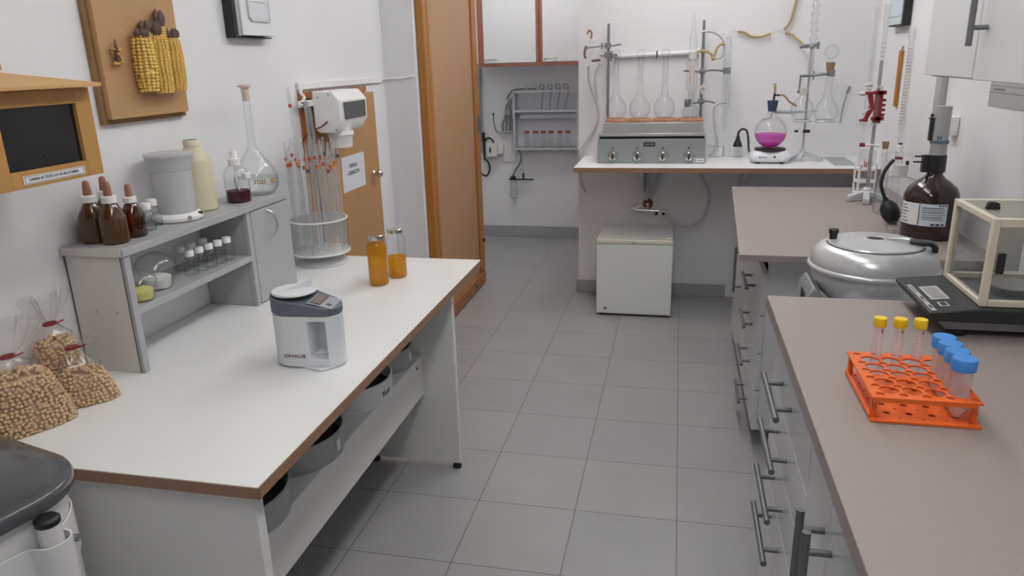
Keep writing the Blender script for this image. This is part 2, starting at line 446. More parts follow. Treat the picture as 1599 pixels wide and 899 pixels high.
# camera
cd = bpy.data.cameras.new('camera'); cam = bpy.data.objects.new('camera', cd); COL.objects.link(cam)
cd.sensor_width = 36; cd.lens = 1147.73 * 36 / 1599; cd.clip_start = .02
Mr = ((0.97653505, 0.21366235, -0.0269758), (-0.03812005, 0.2947746, 0.95480616), (0.21195791, -0.93137336, 0.29600255))
cam.matrix_world = Matrix(((Mr[0][0], Mr[1][0], Mr[2][0], 0), (Mr[0][1], Mr[1][1], Mr[2][1], 0), (Mr[0][2], Mr[1][2], Mr[2][2], 1.43392443), (0, 0, 0, 1)))
SC.camera = cam
w = bpy.data.worlds.new('world'); SC.world = w; w.use_nodes = True
w.node_tree.nodes['Background'].inputs[0].default_value = (.9, .95, 1, 1); w.node_tree.nodes['Background'].inputs[1].default_value = .05
SC.view_settings.view_transform = 'Standard'; SC.view_settings.look = 'None'; SC.view_settings.gamma = 1; SC.view_settings.use_curve_mapping = False
SC.view_settings.exposure = 0.0
SC.cycles.transparent_max_bounces = 40
SC.cycles.max_bounces = 12; SC.cycles.diffuse_bounces = 8; SC.cycles.glossy_bounces = 4
SC.cycles.sample_clamp_indirect = 6
# ------------------------------------------------------------------ white bench on the left
TZ = .71
O = (-1.08, 1.8, 0)
T = thing('lab_table', 'long white laminated lab table with brown edge standing along the wall', 'table', O)
bx('table_top', 'melamine_white', T, XL + .003, -.7155, 1.031, 2.617, .686, TZ, off=O)
b = B(); box(b, -.7152, -.713, 1.029, 2.619, .686, TZ - .001); box(b, XL + .003, -.713, 1.0285, 1.0305, .686, TZ - .001); box(b, XL + .003, -.713, 2.6175, 2.6195, .686, TZ - .001)
obj('edge_band', b, 'mdf_edge', T, off=O, flat=True)
for y in (1.045, 2.289):
    b = B(); box(b, -1.40, -.735, y, y + .025, .022, .6855)
    p = obj('side_panel', b, 'laminate_grey', T, off=O, bevel=.001)
    for x in (-.75, -1.07, -1.36):
        b = B(); lathe(b, [(0, 0), (.016, 0), (.017, .006), (.014, .012), (.008, .014), (.008, .0215), (0, .0215)], 16, c=(x - O[0], y + .0125 - O[1], .0005)); obj('foot', b, 'black_rubber', p)
b = B(); box(b, -.875, -.857, 1.0705, 2.2885, .295, .445)
obj('front_board', b, 'laminate_grey', T, off=O, bevel=.001)
b = B(); box(b, -1.40, -.876, 1.0705, 2.2885, .427, .445)
obj('under_shelf', b, 'laminate_grey', T, off=O, bevel=.001)
b = B(); cyl(b, (-.8575, 2.235, .415), (-.8555, 2.235, .415), .005); obj('screw_hole', b, 'black_print', T, off=O)

# test sieves on the under shelf
def sieve(loc, label, R=.135):
    T = thing('test_sieve', label, 'sieve', loc, 0, 'round test sieves on the shelf under the white table'); sm = 'label_white' if 'handwriting' in label else 'zinc'
    b = B(); lathe(b, [(R - .006, 0), (R - .002, 0), (R - .002, .012), (R, .014), (R, .062), (R + .002, .064), (R + .002, .070), (R - .002, .072), (R - .004, .070), (R - .004, .024), (R - .008, .022), (R - .006, 0)], 56)
    obj('sieve_frame', b, sm, T)
    b = B(); lathe(b, [(0, .026), (R - .0045, .026), (R - .0045, .0245), (0, .0245)], 48); obj('mesh_bottom', b, 'charcoal', T)
    return T
sv = [(-.962, 2.184, 'first test sieve from the far end panel under the white table'),
      (-.981, 1.932, 'second test sieve from the far end panel, marked with handwriting'),
      (-.986, 1.588, 'third test sieve from the far end panel, with white tag'),
      (-.986, 1.294, 'test sieve nearest the near end panel under the white table')]
sieves = [sieve((x, y, .4455), l, .102 if i == 0 else .145) for i, (x, y, l) in enumerate(sv)]
for i, a in ((0, radians(0)), (2, radians(-2))):
    R = .1025 if i == 0 else .1455; b = B()
    box(b, R, R + .001, -.009, .009, .02, .05)
    o = obj('tag', b, 'label_white', sieves[i]); o.rotation_euler = (0, 0, a)
b = B()
g = [(0, 0), (.008, .012), (0, .012), (.012, .012), (.016, .004), (.024, .006), (.03, .014)]
tube(b, [(.1462, -.02 + y, .025 + z) for y, z in ((0, .0), (.004, .014), (-.004, .014), (.01, .016))], .0012, 6)
tube(b, [(.1455, -.02 + y, .025 + z) for y, z in ((.014, .012), (.012, .002), (.022, .003), (.02, .01))], .0012, 6)
tube(b, [(.1450, -.02 + y, .025 + z) for y, z in ((.03, .014), (.027, .002), (.036, .004), (.04, .015))], .0012, 6)
o = obj('handwriting', b, 'blue_mark', sieves[1]); o.rotation_euler = (0, 0, radians(-8))

# grey shelf unit on the bench
SX0, SX1, SY0, SY1, SZ = XL + .004, -1.277, 1.455, 2.235, 1.031
O = (-1.36, 1.85, TZ)
T = thing('shelf_unit', 'grey and white open shelf unit with small cupboard standing on the white table', 'shelf', O)
bx('end_panel', 'shelf_white', T, SX0, SX1 - .010, SY0, SY0 + .018, TZ + .0005, SZ - .0205, off=O)
b = B(); box(b, SX1 - .0098, SX1, SY0 - .001, SY0 + .019, TZ + .0005, SZ - .0205); obj('end_panel_edge', b, 'grey_board', T, off=O, bevel=.0015)
for q0, q1 in ((SX0, SX0 + .0025), (SX1 - .0125, SX1 - .0105)):
    b = B(); box(b, q0, q1, SY0 - .0012, SY0 - .0002, TZ + .001, SZ - .021); obj('dark_seam', b, 'groove', T, off=O)
for q0 in (-1.385, -1.325):
    b = B(); cyl(b, (q0, SY0 - .001, .868), (q0, SY0 + .002, .868), .0035); obj('screw_cap', b, 'grey_board', T, off=O)
bx('top_board', 'grey_board', T, SX0, SX1 + .004, SY0 - .006, SY1 + .004, SZ - .020, SZ, off=O, bevel=.0015)
bx('end_edging', 'shelf_white', T, SX0, SX1 - .002, SY0 - .0085, SY0 - .0062, SZ - .0195, SZ - .0005, off=O)
CY = 1.985
bx('middle_shelf', 'grey_board', T, SX0 + .001, SX1 - .001, SY0 + .0185, CY - .001, .858, .876, off=O, bevel=.0015)
bx('cupboard_side', 'grey_board', T, SX0, SX1 - .018, CY, CY + .018, TZ + .0005, SZ - .0205, off=O)
bx('cupboard_side', 'grey_board', T, SX0, SX1 - .018, SY1 - .018, SY1, TZ + .0005, SZ - .0205, off=O)
d = bx('cupboard_door', 'grey_board', T, SX1 - .017, SX1 + .001, CY + .022, SY1, TZ + .004, SZ - .023, off=O, bevel=.002)
bx('cupboard_stile', 'grey_board', T, SX1 - .017, SX1 - .001, CY - .001, CY + .0205, TZ + .0005, SZ - .0205, off=O, bevel=.0015)
b = B(); tube(b, [(SX1 + .001, 2.098, .998), (SX1 + .018, 2.104, .985), (SX1 + .026, 2.108, .95), (SX1 + .018, 2.104, .915), (SX1 + .001, 2.098, .902)], .0035, 10)
h = obj('door_handle', b, 'chrome', d, off=O)

# amber dropper bottles
def dropper(loc, label, s=1.0, m='amber_glass'):
    T = thing('dropper_bottle', label, 'bottle', loc, 0, 'amber dropper bottles at the near end of the grey shelf unit')
    b = B(); R = .032 * s
    lathe(b, [(0, 0), (R * .9, 0), (R, .004), (R, .058 * s), (R * .97, .066 * s), (R * .5, .094 * s), (R * .42, .098 * s), (R * .42, .106 * s), (0, .106 * s)], 36)
    obj('bottle_body', b, m, T)
    z = .099 * s
    b = B(); lathe(b, [(R * .44, z), (.0175 * s, z), (.0175 * s, z + .015 * s), (.013 * s, z + .017 * s), (0, z + .017 * s)], 28); obj('screw_ring', b, 'white_plastic', T)
    z += .017 * s
    b = B(); lathe(b, [(.0095 * s, z), (.0098 * s, z + .004), (.0088 * s, z + .02 * s), (.0078 * s, z + .03 * s), (.005 * s, z + .0345 * s), (0, z + .0355 * s)], 20); obj('rubber_bulb', b, 'rubber_brown', T)
    return T
SZ_ = SZ + .0003
dropper((-1.400, 1.516, SZ_), 'amber dropper bottle against the wall at the near shelf corner')
dropper((-1.339, 1.512, SZ_), 'front amber dropper bottle at the near end of the shelf, hiding another', 1.0)
dropper((-1.412, 1.585, SZ_), 'amber dropper bottle half hidden behind the front one, only its pink bulb showing')
dropper((-1.338, 1.580, SZ_), 'lighter brown dropper bottle beside the small clear bottles', .88, 'brown_clear')

# small clear bottles
def small_bottle(loc, label, cat_group, s=1.0, liquid=0.0, rot=0):
    T = thing('small_bottle', label, 'bottle', loc, rot, cat_group)
    R = .0195 * s
    b = B(); lathe(b, [(0, 0), (R * .92, 0), (R, .003), (R, .036 * s), (R * .88, .044 * s), (R * .5, .052 * s), (R * .48, .058 * s), (R * .48, .062 * s)], 28); obj('bottle_body', b, 'glass_clear', T)
    z = .054 * s
    b = B(); lathe(b, [(R * .52, z), (R * .66, z), (R * .66, z + .015 * s), (R * .58, z + .017 * s), (0, z + .017 * s)], 24); obj('cap', b, 'white_plastic', T)
    if liquid:
        b = B(); lathe(b, [(0, .002), (R * .9, .002), (R * .95, .005), (R * .95, liquid * s), (0, liquid * s)], 28); obj('liquid', b, 'water', T)
    return T
small_bottle((-1.352, 1.648, SZ_), 'clear bottle with white cap and water, in front of its twin beside the grinder', 'small clear bottles on the shelf top', 1.02, .02)
small_bottle((-1.375, 1.702, SZ_), 'clear white-capped bottle right beside the grey grinder on the shelf top', 'small clear bottles on the shelf top', 1.02, .017)
MS = .8765
rowf = [(-1.333, 1.765), (-1.330, 1.805), (-1.327, 1.846), (-1.324, 1.887), (-1.321, 1.928)]
names = ['first empty bottle in the front row, farthest from the cupboard', 'second empty bottle in the front row of the middle shelf', 'third empty bottle, middle of the front row on the middle shelf',
         'fourth empty bottle in the front row of the middle shelf', 'empty bottle in the front row nearest the grey cupboard side']
for (x, y), l in zip(rowf, names):
    small_bottle((x, y, MS), l, 'empty white-capped bottles on the middle shelf', 1.0)
for (x, y), l in zip([(-1.385, 1.80), (-1.388, 1.85), (-1.385, 1.905)], ['empty bottle in the back row of the middle shelf, farthest from the cupboard', 'middle empty bottle of the back row on the middle shelf', 'empty bottle in the back row nearest the grey cupboard side']):
    small_bottle((x, y, MS), l, 'empty white-capped bottles on the middle shelf', 1.0)

# plastic cups on the middle shelf
def cup(loc, label, s, m, zf, fillr):
    T = thing('plastic_cup', label, 'cup', loc)
    b = B(); lathe(b, [(0, 0), (.030 * s, 0), (.032 * s, .002), (.043 * s, .052 * s), (.044 * s, .054 * s)], 40); obj('cup_wall', b, 'plastic_cup', T)
    b = B(); lathe(b, [(.045 * s, .054 * s), (.040 * s, .066 * s), (.030 * s, .078 * s), (.016 * s, .085 * s), (0, .087 * s)], 40); obj('dome_lid', b, 'plastic_cup', T)
    b = B()
    lathe(b, [(0, .002), (.029 * s, .002), (.029 * s + fillr * zf, zf * .8), (.018 * s, zf * 1.05), (0, zf)], 24)
    for v in b.verts:
        v.co += Vector((random.uniform(-1, 1), random.uniform(-1, 1), random.uniform(0, 1.5))) * .0018
    obj('contents', b, m, T)
cup((-1.315, 1.535, MS), 'clear domed plastic cup of yellow contents at the near end of middle shelf', .92, 'powder_yellow', .030, .12)
cup((-1.345, 1.635, MS), 'larger clear domed plastic cup holding white contents on middle shelf', 1.12, 'powder_white', .034, .12)

# grinder
T = thing('grinder', 'grey cup grinder with white base on the grey shelf top', 'grinder', (-1.363, 1.785, SZ_))
b = B(); lathe(b, [(0, .0), (.060, 0), (.066, .004), (.067, .012), (.060, .020), (.052, .022), (0, .022)], 48, sx=1.0, sy=1.0)
bs = obj('base', b, 'white_plastic', T)
b = B(); lathe(b, [(0, .0222), (.051, .0222), (.052, .12), (.0525, .138), (.0545, .140), (.055, .146), (.060, .160), (.062, .176), (.064, .178), (.064, .184), (.060, .186), (0, .186)], 48)
obj('cup', b, 'alu_paint', T)
b = B(); cyl(b, (.058, -.032, .012), (.0625, -.034, .012), .006, n=20); obj('screw', b, 'chrome', bs)
b = B(); box(b, .054, .0635, .008, .024, .010, .021); obj('switch', b, 'black_plastic', bs, bevel=.002)

# jug
T = thing('plastic_jug', 'translucent cream plastic jug without cap standing behind the grinder', 'jug', (-1.388, 1.925, SZ_))
b = B(); lathe(b, [(0, 0), (.045, 0), (.050, .004), (.050, .140), (.046, .155), (.026, .182), (.021, .186), (.021, .206), (.019, .206)], 44); obj('jug_body', b, 'jug_plastic', T)
b = B(); lathe(b, [(.0212, .188), (.0225, .189), (.0225, .204), (.0212, .206)], 28); obj('jug_neck', b, 'jug_top', T)

# spray bottle
T = thing('spray_bottle', 'clear pump bottle with dark red liquid on the grey shelf top', 'bottle', (-1.340, 2.055, SZ_))
b = B(); lathe(b, [(0, 0), (.034, 0), (.037, .003), (.037, .085), (.033, .100), (.019, .114), (.016, .117), (.016, .122)], 40); obj('bottle_body', b, 'glass_clear', T)
b = B(); lathe(b, [(0, .003), (.0345, .003), (.0355, .006), (.0355, .036), (0, .036)], 40); obj('liquid', b, 'wine_liquid', T)
b = B(); lathe(b, [(.0165, .113), (.0185, .113), (.0185, .133), (.012, .136), (.011, .138), (.011, .155), (.009, .158), (0, .158)], 28); obj('pump_head', b, 'white_plastic', T)
b = B(); tube(b, [(0, 0, .134), (0, 0, .06), (.012, .006, .006)], .0022, 8); obj('dip_tube', b, 'white_plastic', T)
b = B(); box(b, .020, .0375, -.004, .022, .070, .090); obj('label_tag', b, 'label_white', T, bevel=.003)

# volumetric flask
T = thing('volumetric_flask', 'tall long-necked volumetric flask with pale stopper on top of the cupboard', 'flask', (-1.352, 2.185, SZ_))
fl = [(0, .0), (.045, 0), (.058, .006), (.069, .028), (.071, .048), (.066, .072), (.052, .098), (.034, .122), (.020, .142), (.013, .158), (.0115, .175), (.0115, .325), (.013, .328)]
b = B(); lathe(b, fl, 48); obj('flask_glass', b, 'glass_clear', T)
b = B(); lathe(b, [(0, .003), (.043, .003), (.056, .009), (.067, .028), (.0685, .048), (.067, .058), (0, .058)], 44); obj('water', b, 'water', T)
b = B(); lathe(b, [(0, .300), (.010, .300), (.0125, .338), (.0125, .342), (.022, .344), (.0225, .350), (.010, .353), (0, .353)], 28); obj('stopper', b, 'pale_stopper', T)
for j, (w, a) in enumerate(((.8, -62), (.35, -20))):
    b = B(); r = .0715
    for k in range(5 if j == 0 else 4):
        for rr_ in range(2):
            aa = radians(a + k * (6 if j == 0 else 4.2)); zz = .046 + rr_ * .008
            p = Vector((cos(aa) * r, sin(aa) * r, zz)); tt = Vector((-sin(aa), cos(aa), 0)) * .0026
            u = Vector((0, 0, .0026)); n_ = Vector((cos(aa), sin(aa), 0)) * .0006
            vs = [b.verts.new(p + q) for q in (-tt - u, tt - u, tt + u, -tt + u)]; b.faces.new(vs)
    obj('gold_mark', b, 'gold_print', T)

# moisture meter
O = (-.892, 1.60, TZ + .0003)
T = thing('moisture_meter', 'white and slate grey portable grain moisture meter on the white table', 'meter', O)
def outline(x0, x1, r0, r1, yo, n=14):
    """rounded drop: big circle at the low-x end, small one at the high-x end"""
    c0 = (x0 + r0, 0); c1 = (x1 - r1, yo); pts = []
    for i in range(n + 1):
        a = radians(90 + 180 * i / n); pts.append((c0[0] + r0 * cos(a), c0[1] + r0 * sin(a)))
    for i in range(n + 1):
        a = radians(-90 + 180 * i / n); pts.append((c1[0] + r1 * cos(a), c1[1] + r1 * sin(a)))
    return pts
out = outline(-.094, .096, .062, .042, -.012)
b = B(); prism(b, [(x * .985, y * .97) for x, y in out], 0.004, .138); body = obj('body', b, 'meter_white', T, bevel=.006, seg=3)
# grip window cut through the front, near the narrow end
cb = B(); box(cb, .020, .066, -.08, .006, .026, .124); cut = obj('cutter', cb, 'meter_white'); cut.location = O
bpy.context.view_layer.update()
md = body.modifiers.new('grip', 'BOOLEAN'); md.object = cut; md.operation = 'DIFFERENCE'; md.solver = 'EXACT'
body.modifiers.move(1, 0)
dg = bpy.context.evaluated_depsgraph_get(); me = bpy.data.meshes.new_from_object(body.evaluated_get(dg))
body.modifiers.clear(); body.data = me; bpy.data.objects.remove(cut)
b = B(); prism(b, [(.021, -.030), (.065, -.004), (.065, .0055), (.021, .0055)], .0262, .034); obj('grip_ledge', b, 'meter_white', T, bevel=.002)
b = B(); prism(b, [(-.03, -.045), (.05, -.07), (.085, -.035), (.092, 0), (-.05, .03)], .0, .006); obj('foot_plate', b, 'meter_white', T, bevel=.002)
b = B(); vs = prism(b, out, .139, .182)
for v in b.verts:
    if v.co.z > .15: v.co.z = .182 - max(0, v.co.x + .02) * .20 - max(0, -v.co.y) * .10
hd = obj('head', b, 'meter_grey', T, bevel=.003)
b = B(); lathe(b, [(0, 0), (.055, 0), (.056, .002), (.054, .0055), (0, .0065)], 44, c=(-.036, .004, .1822)); lid = obj('lid', b, 'meter_white', T)
b = B(); prism(b, [(-.030, 0), (.050, 0), (.049, .015), (.040, .017), (-.012, .006)], -.0035, .0035, 'y')
bmesh.ops.transform(b, matrix=Matrix.Translation((-.036, .004, .1885)) @ Matrix.Rotation(radians(52), 4, 'Z'), verts=b.verts)
obj('lid_grip', b, 'meter_white', lid)
def on_slope(x, y): return .182 - max(0, x + .02) * .20 - max(0, -y) * .10 + .0012
def slope_quad(x0, x1, y0, y1, h=.0, th=.001):
    q = B(); vs = [q.verts.new((x, y, on_slope(x, y) + h)) for x, y in ((x0, y0), (x1, y0), (x1, y1), (x0, y1))]
    lo = [q.verts.new(v.co - Vector((0, 0, th + h))) for v in vs]
    q.faces.new(vs); q.faces.new(lo[::-1])
    for i in range(4): q.faces.new([lo[i], lo[(i + 1) % 4], vs[(i + 1) % 4], vs[i]])
    return q
obj('panel', slope_quad(.022, .086, -.045, .018), 'meter_panel', hd)
obj('display', slope_quad(.026, .054, -.040, .014, .0006), 'smoked', hd)
obj('display_digits', slope_quad(.030, .050, -.034, .008, .0012), 'meter_screen', hd)
obj('button', slope_quad(.066, .078, -.030, -.022, .001), 'meter_grey', hd)
text('lettering', 'OHAUS', .0125, 'red_print', body, (-.018, -.0608, .034), (pi / 2, 0, radians(5)), sx=1.35)

# jars of orange liquid
def jar(loc, label, level):
    T = thing('glass_jar', label, 'jar', loc, 0, 'jars of orange liquid on the white table')
    b = B(); lathe(b, [(0, 0), (.029, 0), (.033, .004), (.033, .135), (.029, .147), (.024, .153), (.0235, .163)], 40); obj('jar_glass', b, 'glass_clear', T)
    b = B(); lathe(b, [(0, .004), (.030, .004), (.0318, .007), (.0318, min(level, .135)), (.0285, level + .004 if level > .13 else level), (0, level + .004 if level > .13 else level)], 40); obj('liquid', b, 'orange_liquid', T)
    b = B(); lathe(b, [(.0245, .160), (.0265, .160), (.027, .163), (.0265, .172), (.024, .174), (0, .1735)], 36); obj('lid', b, 'chrome', T)
    return T
jar((-.982, 2.262, TZ + .0003), 'front glass jar filled with orange liquid, gold metal lid', .140)
jar((-.952, 2.362, TZ + .0003), 'half full jar of orange liquid standing behind the fuller jar', .075)

# pipette carousel
CX, CYY = -1.318, 2.515
T = thing('pipette_carousel', 'round clear pipette carousel on silver foot at the far end of white table', 'pipette stand', (CX, CYY, TZ + .0003))
b = B(); lathe(b, [(0, 0), (.098, 0), (.099, .004), (.092, .010), (.060, .018), (.03, .021), (.02, .024), (.02, .042), (0, .042)], 56); obj('foot', b, 'alu_paint', T)
b = B(); lathe(b, [(0, .0425), (.108, .0425), (.110, .044), (.110, .049), (.108, .0505), (0, .0505)], 64); obj('bottom_tray', b, 'white_plastic', T)
b = B(); lathe(b, [(.1085, .0505), (.1085, .168), (.1075, .168), (.1075, .0505)], 64); obj('clear_wall', b, 'acrylic', T)
b = B()
lathe(b, [(.104, .1685), (.109, .1685), (.110, .1705), (.109, .1735), (.104, .1735), (.104, .1685)], 64); obj('top_ring', b, 'white_plastic', T)
b = B(); lathe(b, [(0, .1695), (.1038, .1695), (.1038, .1725), (0, .1725)], 48); obj('top_disc', b, 'frost_disc', T)
b = B(); cyl(b, (0, 0, .051), (0, 0, .169), .008); obj('column', b, 'white_plastic', T)
rnd = random.Random(3)
def pipette(loc, L, r, mark, label, tilt, grp='glass pipettes standing in the carousel'):
    T = thing('pipette', label, 'pipette', loc, 0, grp)
    T.rotation_euler = tilt
    b = B(); lathe(b, [(.0012, 0), (r * .5, .02), (r, .05), (r, L - .03), (r * .8, L - .01), (r * .8, L)], 10); obj('pipette_glass', b, 'ribbed_tube', T)
    if mark:
        b = B(); lathe(b, [(r + .0002, L - .07), (r + .0008, L - .07), (r + .0008, L - .058), (r + .0002, L - .058), (r + .0002, L - .07)], 10); obj('colour_ring', b, mark, T)
    return T
k = 0
for ring, n in ((.088, 22), (.060, 13)):
    for i in range(n):
        a = 2 * pi * i / n + rnd.uniform(-.05, .05)
        L = rnd.uniform(.36, .42); mk = rnd.choice(['red_mark', 'red_mark', 'orange_mark', 'blue_mark', 'red_mark'])
        lab = {'red_mark': 'thin glass pipette with red ring standing in the clear carousel', 'orange_mark': 'thin glass pipette with orange ring standing in the clear carousel', 'blue_mark': 'thin glass pipette with dark blue ring standing in the clear carousel'}[mk]
        pipette((CX + ring * cos(a), CYY + ring * sin(a), TZ + .052), L, rnd.uniform(.0038, .0055), mk, lab, (rnd.uniform(-.02, .02), rnd.uniform(-.02, .02), 0), 'pipettes with ' + mk.replace('_mark', '') + ' rings')
pipette((CX - .03, CYY - .012, TZ + .052), .60, .0055, 'red_mark', 'tallest glass pipette rising above the others, red ring near its tip', (.0, -.05, 0))
pipette((CX + .014, CYY - .01, TZ + .052), .56, .006, None, 'tall clear glass tube leaning before the black gap of the low door', (0, -.02, 0))
pipette((CX + .032, CYY + .012, TZ + .052), .55, .006, None, 'tall clear glass tube leaning towards the white switch box', (0, -.05, 0))

# bags of soybeans
def bag(loc, label, w, d, hfill, htie, htop, rotz, seed, lean=(0, 0)):
    rd = random.Random(seed)
    T = thing('bean_bag', label, 'bag', loc, rotz, 'clear bags of soybeans on the white table')
    def sect(z):
        """half width, half depth of the bag at height z"""
        if z <= hfill:
            t = z / hfill
            return (w * (1 - .30 * t ** 1.6), d * (.82 + .42 * math.sqrt(max(0, t * (1 - t))) - .10 * t))
        t = (z - hfill) / (htie - hfill)
        return (w * .70 * (1 - t) ** 1.15 + .012, d * .72 * (1 - t) ** 1.2 + .010)
    def pt(a, z, k=1.0):
        hx, hy = sect(z); e = .55 if z < hfill * .5 else .75
        ca, sa = cos(a), sin(a)
        s = z / htie
        return Vector((hx * k * math.copysign(abs(ca) ** e, ca) + lean[0] * s, hy * k * math.copysign(abs(sa) ** e, sa) + lean[1] * s, z))
    # beans: packed on the skin of the filling plus a solid core
    b = B()
    core = [[b.verts.new(pt(2 * pi * i / 20, z, .90)) for i in range(20)] for z in [hfill * q for q in (.02, .25, .5, .75, .93)]]
    for r0, r1 in zip(core, core[1:]):
        for i in range(20): b.faces.new([r0[i], r0[(i + 1) % 20], r1[(i + 1) % 20], r1[i]])
    b.faces.new(core[0][::-1]); b.faces.new(core[-1])
    br = .0050
    z = br
    while z < hfill * .96:
        pl = [pt(2 * pi * q / 120, z, .955) for q in range(121)]
        cum = [0]
        for q in range(120): cum.append(cum[-1] + (pl[q + 1] - pl[q]).length)
        n = max(6, int(cum[-1] / (br * 1.85)))
        for i in range(n):
            tgt = ((i + rd.uniform(-.3, .3)) / n % 1) * cum[-1]; q = max(0, min(119, sum(1 for c_ in cum if c_ <= tgt) - 1))
            a = 2 * pi * (q + (tgt - cum[q]) / max(1e-6, cum[q + 1] - cum[q])) / 120
            p = pt(a, z + rd.uniform(-.4, .4) * br, .955)
            bmesh.ops.create_icosphere(b, subdivisions=1, radius=br * rd.uniform(.9, 1.12), matrix=Matrix.Translation(p))
        z += br * 1.55
    hx, hy = sect(hfill * .96)
    for _ in range(int(hx * hy * 3.2 / br ** 2 / 3.2)):
        a = rd.uniform(0, 2 * pi); k = math.sqrt(rd.uniform(0, 1)) * .95
        p = pt(a, hfill * .95, k); p.z += (1 - k) * .012 + rd.uniform(0, .004)
        bmesh.ops.create_icosphere(b, subdivisions=1, radius=br * rd.uniform(.9, 1.1), matrix=Matrix.Translation(p))
    obj('soybeans', b, 'bean', T, kind='stuff', fixn=False, angle=180)
    # film
    b = B(); rings = []; n = 40
    hs = [0.0005, hfill * .12, hfill * .3, hfill * .5, hfill * .7, hfill * .88, hfill] + [hfill + (htie - hfill) * q for q in (.2, .4, .6, .8, .93, 1)]
    for z in hs:
        cr = .0 if z < hfill else .004 * (z - hfill) / (htie - hfill)
        rings.append([b.verts.new(pt(2 * pi * i / n, z, 1.02) + Vector((cos(2 * pi * i / n), sin(2 * pi * i / n), 0)) * cr * sin(7 * i + seed)) for i in range(n)])
    neck = Vector((lean[0], lean[1], 0))
    for q, (hx, hy, am) in ((.08, (.013, .009, .002)), (.3, (.030, .014, .006)), (.6, (.045, .018, .010)), (.85, (.055, .017, .012)), (1, (.060, .015, .013))):
        z = htie + (htop - htie) * q
        rings.append([b.verts.new(neck + Vector((hx * (w / .07) * cos(2 * pi * i / n) + am * sin(5 * 2 * pi * i / n + seed), hy * sin(2 * pi * i / n) + am * cos(7 * 2 * pi * i / n + seed) * .8, z + (rd.uniform(-.010, .010) if q == 1 else 0)))) for i in range(n)])
    for r0, r1 in zip(rings, rings[1:]):
        for i in range(n): b.faces.new([r0[i], r0[(i + 1) % n], r1[(i + 1) % n], r1[i]])
    obj('plastic_film', b, 'bag_film', T, angle=180, fixn=False)
    b = B(); lathe(b, [(.0125, htie - .003), (.0155, htie - .002), (.0155, htie + .003), (.0125, htie + .004), (.0125, htie - .003)], 20, c=(lean[0], lean[1], 0), sx=1.0, sy=.8)
    tube(b, [(lean[0] + .012, lean[1] - .008, htie), (lean[0] + .026, lean[1] - .012, htie + .004)], .002, 6)
    obj('red_tie', b, 'clamp_red', T)
BZ = TZ + .0004
bag((-1.325, 1.165, BZ), 'largest clear bag of soybeans, nearest the grey-lidded bin', .082, .046, .125, .163, .235, radians(63), 1, (-.015, .012))
bag((-1.396, 1.325, BZ), 'clear bag of soybeans against the wall, half hidden behind the largest bag', .055, .033, .135, .172, .242, radians(72), 2, (.0, .0))
bag((-1.298, 1.296, BZ), 'small slumped bag of soybeans beside the end panel of the shelf unit', .060, .036, .074, .128, .145, radians(52), 3, (-.012, .022))
# ------------------------------------------------------------------ things on the left wall
# wooden viewing box
O = (-1.32, 1.15, 1.226)
T = thing('viewing_box', 'wooden viewing box with black window and printed label, hung on the wall', 'box', O)
X0, X1, Y0, Y1, Z0, Z1 = XL + .002, -1.2, .93, 1.357, 1.226, 1.404
WY0, WY1, WZ0, WZ1 = 1.128, 1.315, 1.258, 1.374
b = B()
box(b, X1 - .012, X1, Y0, WY0, Z0, Z1); box(b, X1 - .012, X1, WY1, Y1, Z0, Z1)
box(b, X1 - .012, X1, WY0, WY1, Z0, WZ0); box(b, X1 - .012, X1, WY0, WY1, WZ1, Z1)
box(b, X0, X1 - .0125, Y0, Y1, Z0, Z0 + .01); box(b, X0, X1 - .0125, Y0, Y0 + .01, Z0 + .0105, Z1); box(b, X0, X1 - .0125, Y1 - .01, Y1, Z0 + .0105, Z1)
obj('case', b, 'box_wood', T, off=O, bevel=.001)
b = B(); box(b, X0 + .001, X0 + .004, Y0 + .011, Y1 - .011, Z0 + .011, Z1); box(b, X0 + .01, X1 - .013, Y0 + .0105, Y0 + .013, Z0 + .011, Z1); obj('interior', b, 'box_interior', T, off=O)
b = B(); box(b, X1 - .0112, X1 - .0085, WY0 + .0005, WY1 - .0005, WZ0 + .0005, WZ1 - .0005); obj('dark_window', b, 'window_black', T, off=O)
b = B(); tube(b, [(X1 - .009, 1.224, 1.2585), (X1 - .0086, 1.226, 1.27), (X1 - .0088, 1.219, 1.283)], .0018, 8)
obj('cable', b, 'black_plastic', T, off=O)
b = B(); vs = prism(b, [(X0, Z1 + .030), (X1 + .032, Z1 + .001), (X1 + .032, Z1 + .0085), (X0, Z1 + .038)], Y0 - .03, Y1 + .002, 'y'); obj('roof', b, 'roof_wood', T, off=O, bevel=.001)
b = B(); box(b, X1 + .0003, X1 + .0012, 1.152, 1.304, 1.233, 1.249); lb = obj('name_label', b, 'label_white', T, off=O)
b = B()
for z in (1.2345, 1.2470): box(b, X1 + .0013, X1 + .0017, 1.155, 1.301, z, z + .0007)
for y in (1.155, 1.3003): box(b, X1 + .0013, X1 + .0017, y, y + .0007, 1.2345, 1.2477)
obj('label_border', b, 'black_print', lb, off=O)
text('lettering', 'CAMARA DE TESTEO U.V. DE AFLATOXINAS', .0082, 'black_print', lb, (X1 + .0014 - O[0], 1.226 - O[1], 1.241 - O[2]), RX, sx=.76)
b = B(); box(b, -1.435, -1.405, 1.335, 1.358, 1.4425, 1.456); o = obj('wood_block', b, 'box_wood', bevel=.001)
tag(o, 'small wooden offcut lying on the roof of the viewing box', 'wood')

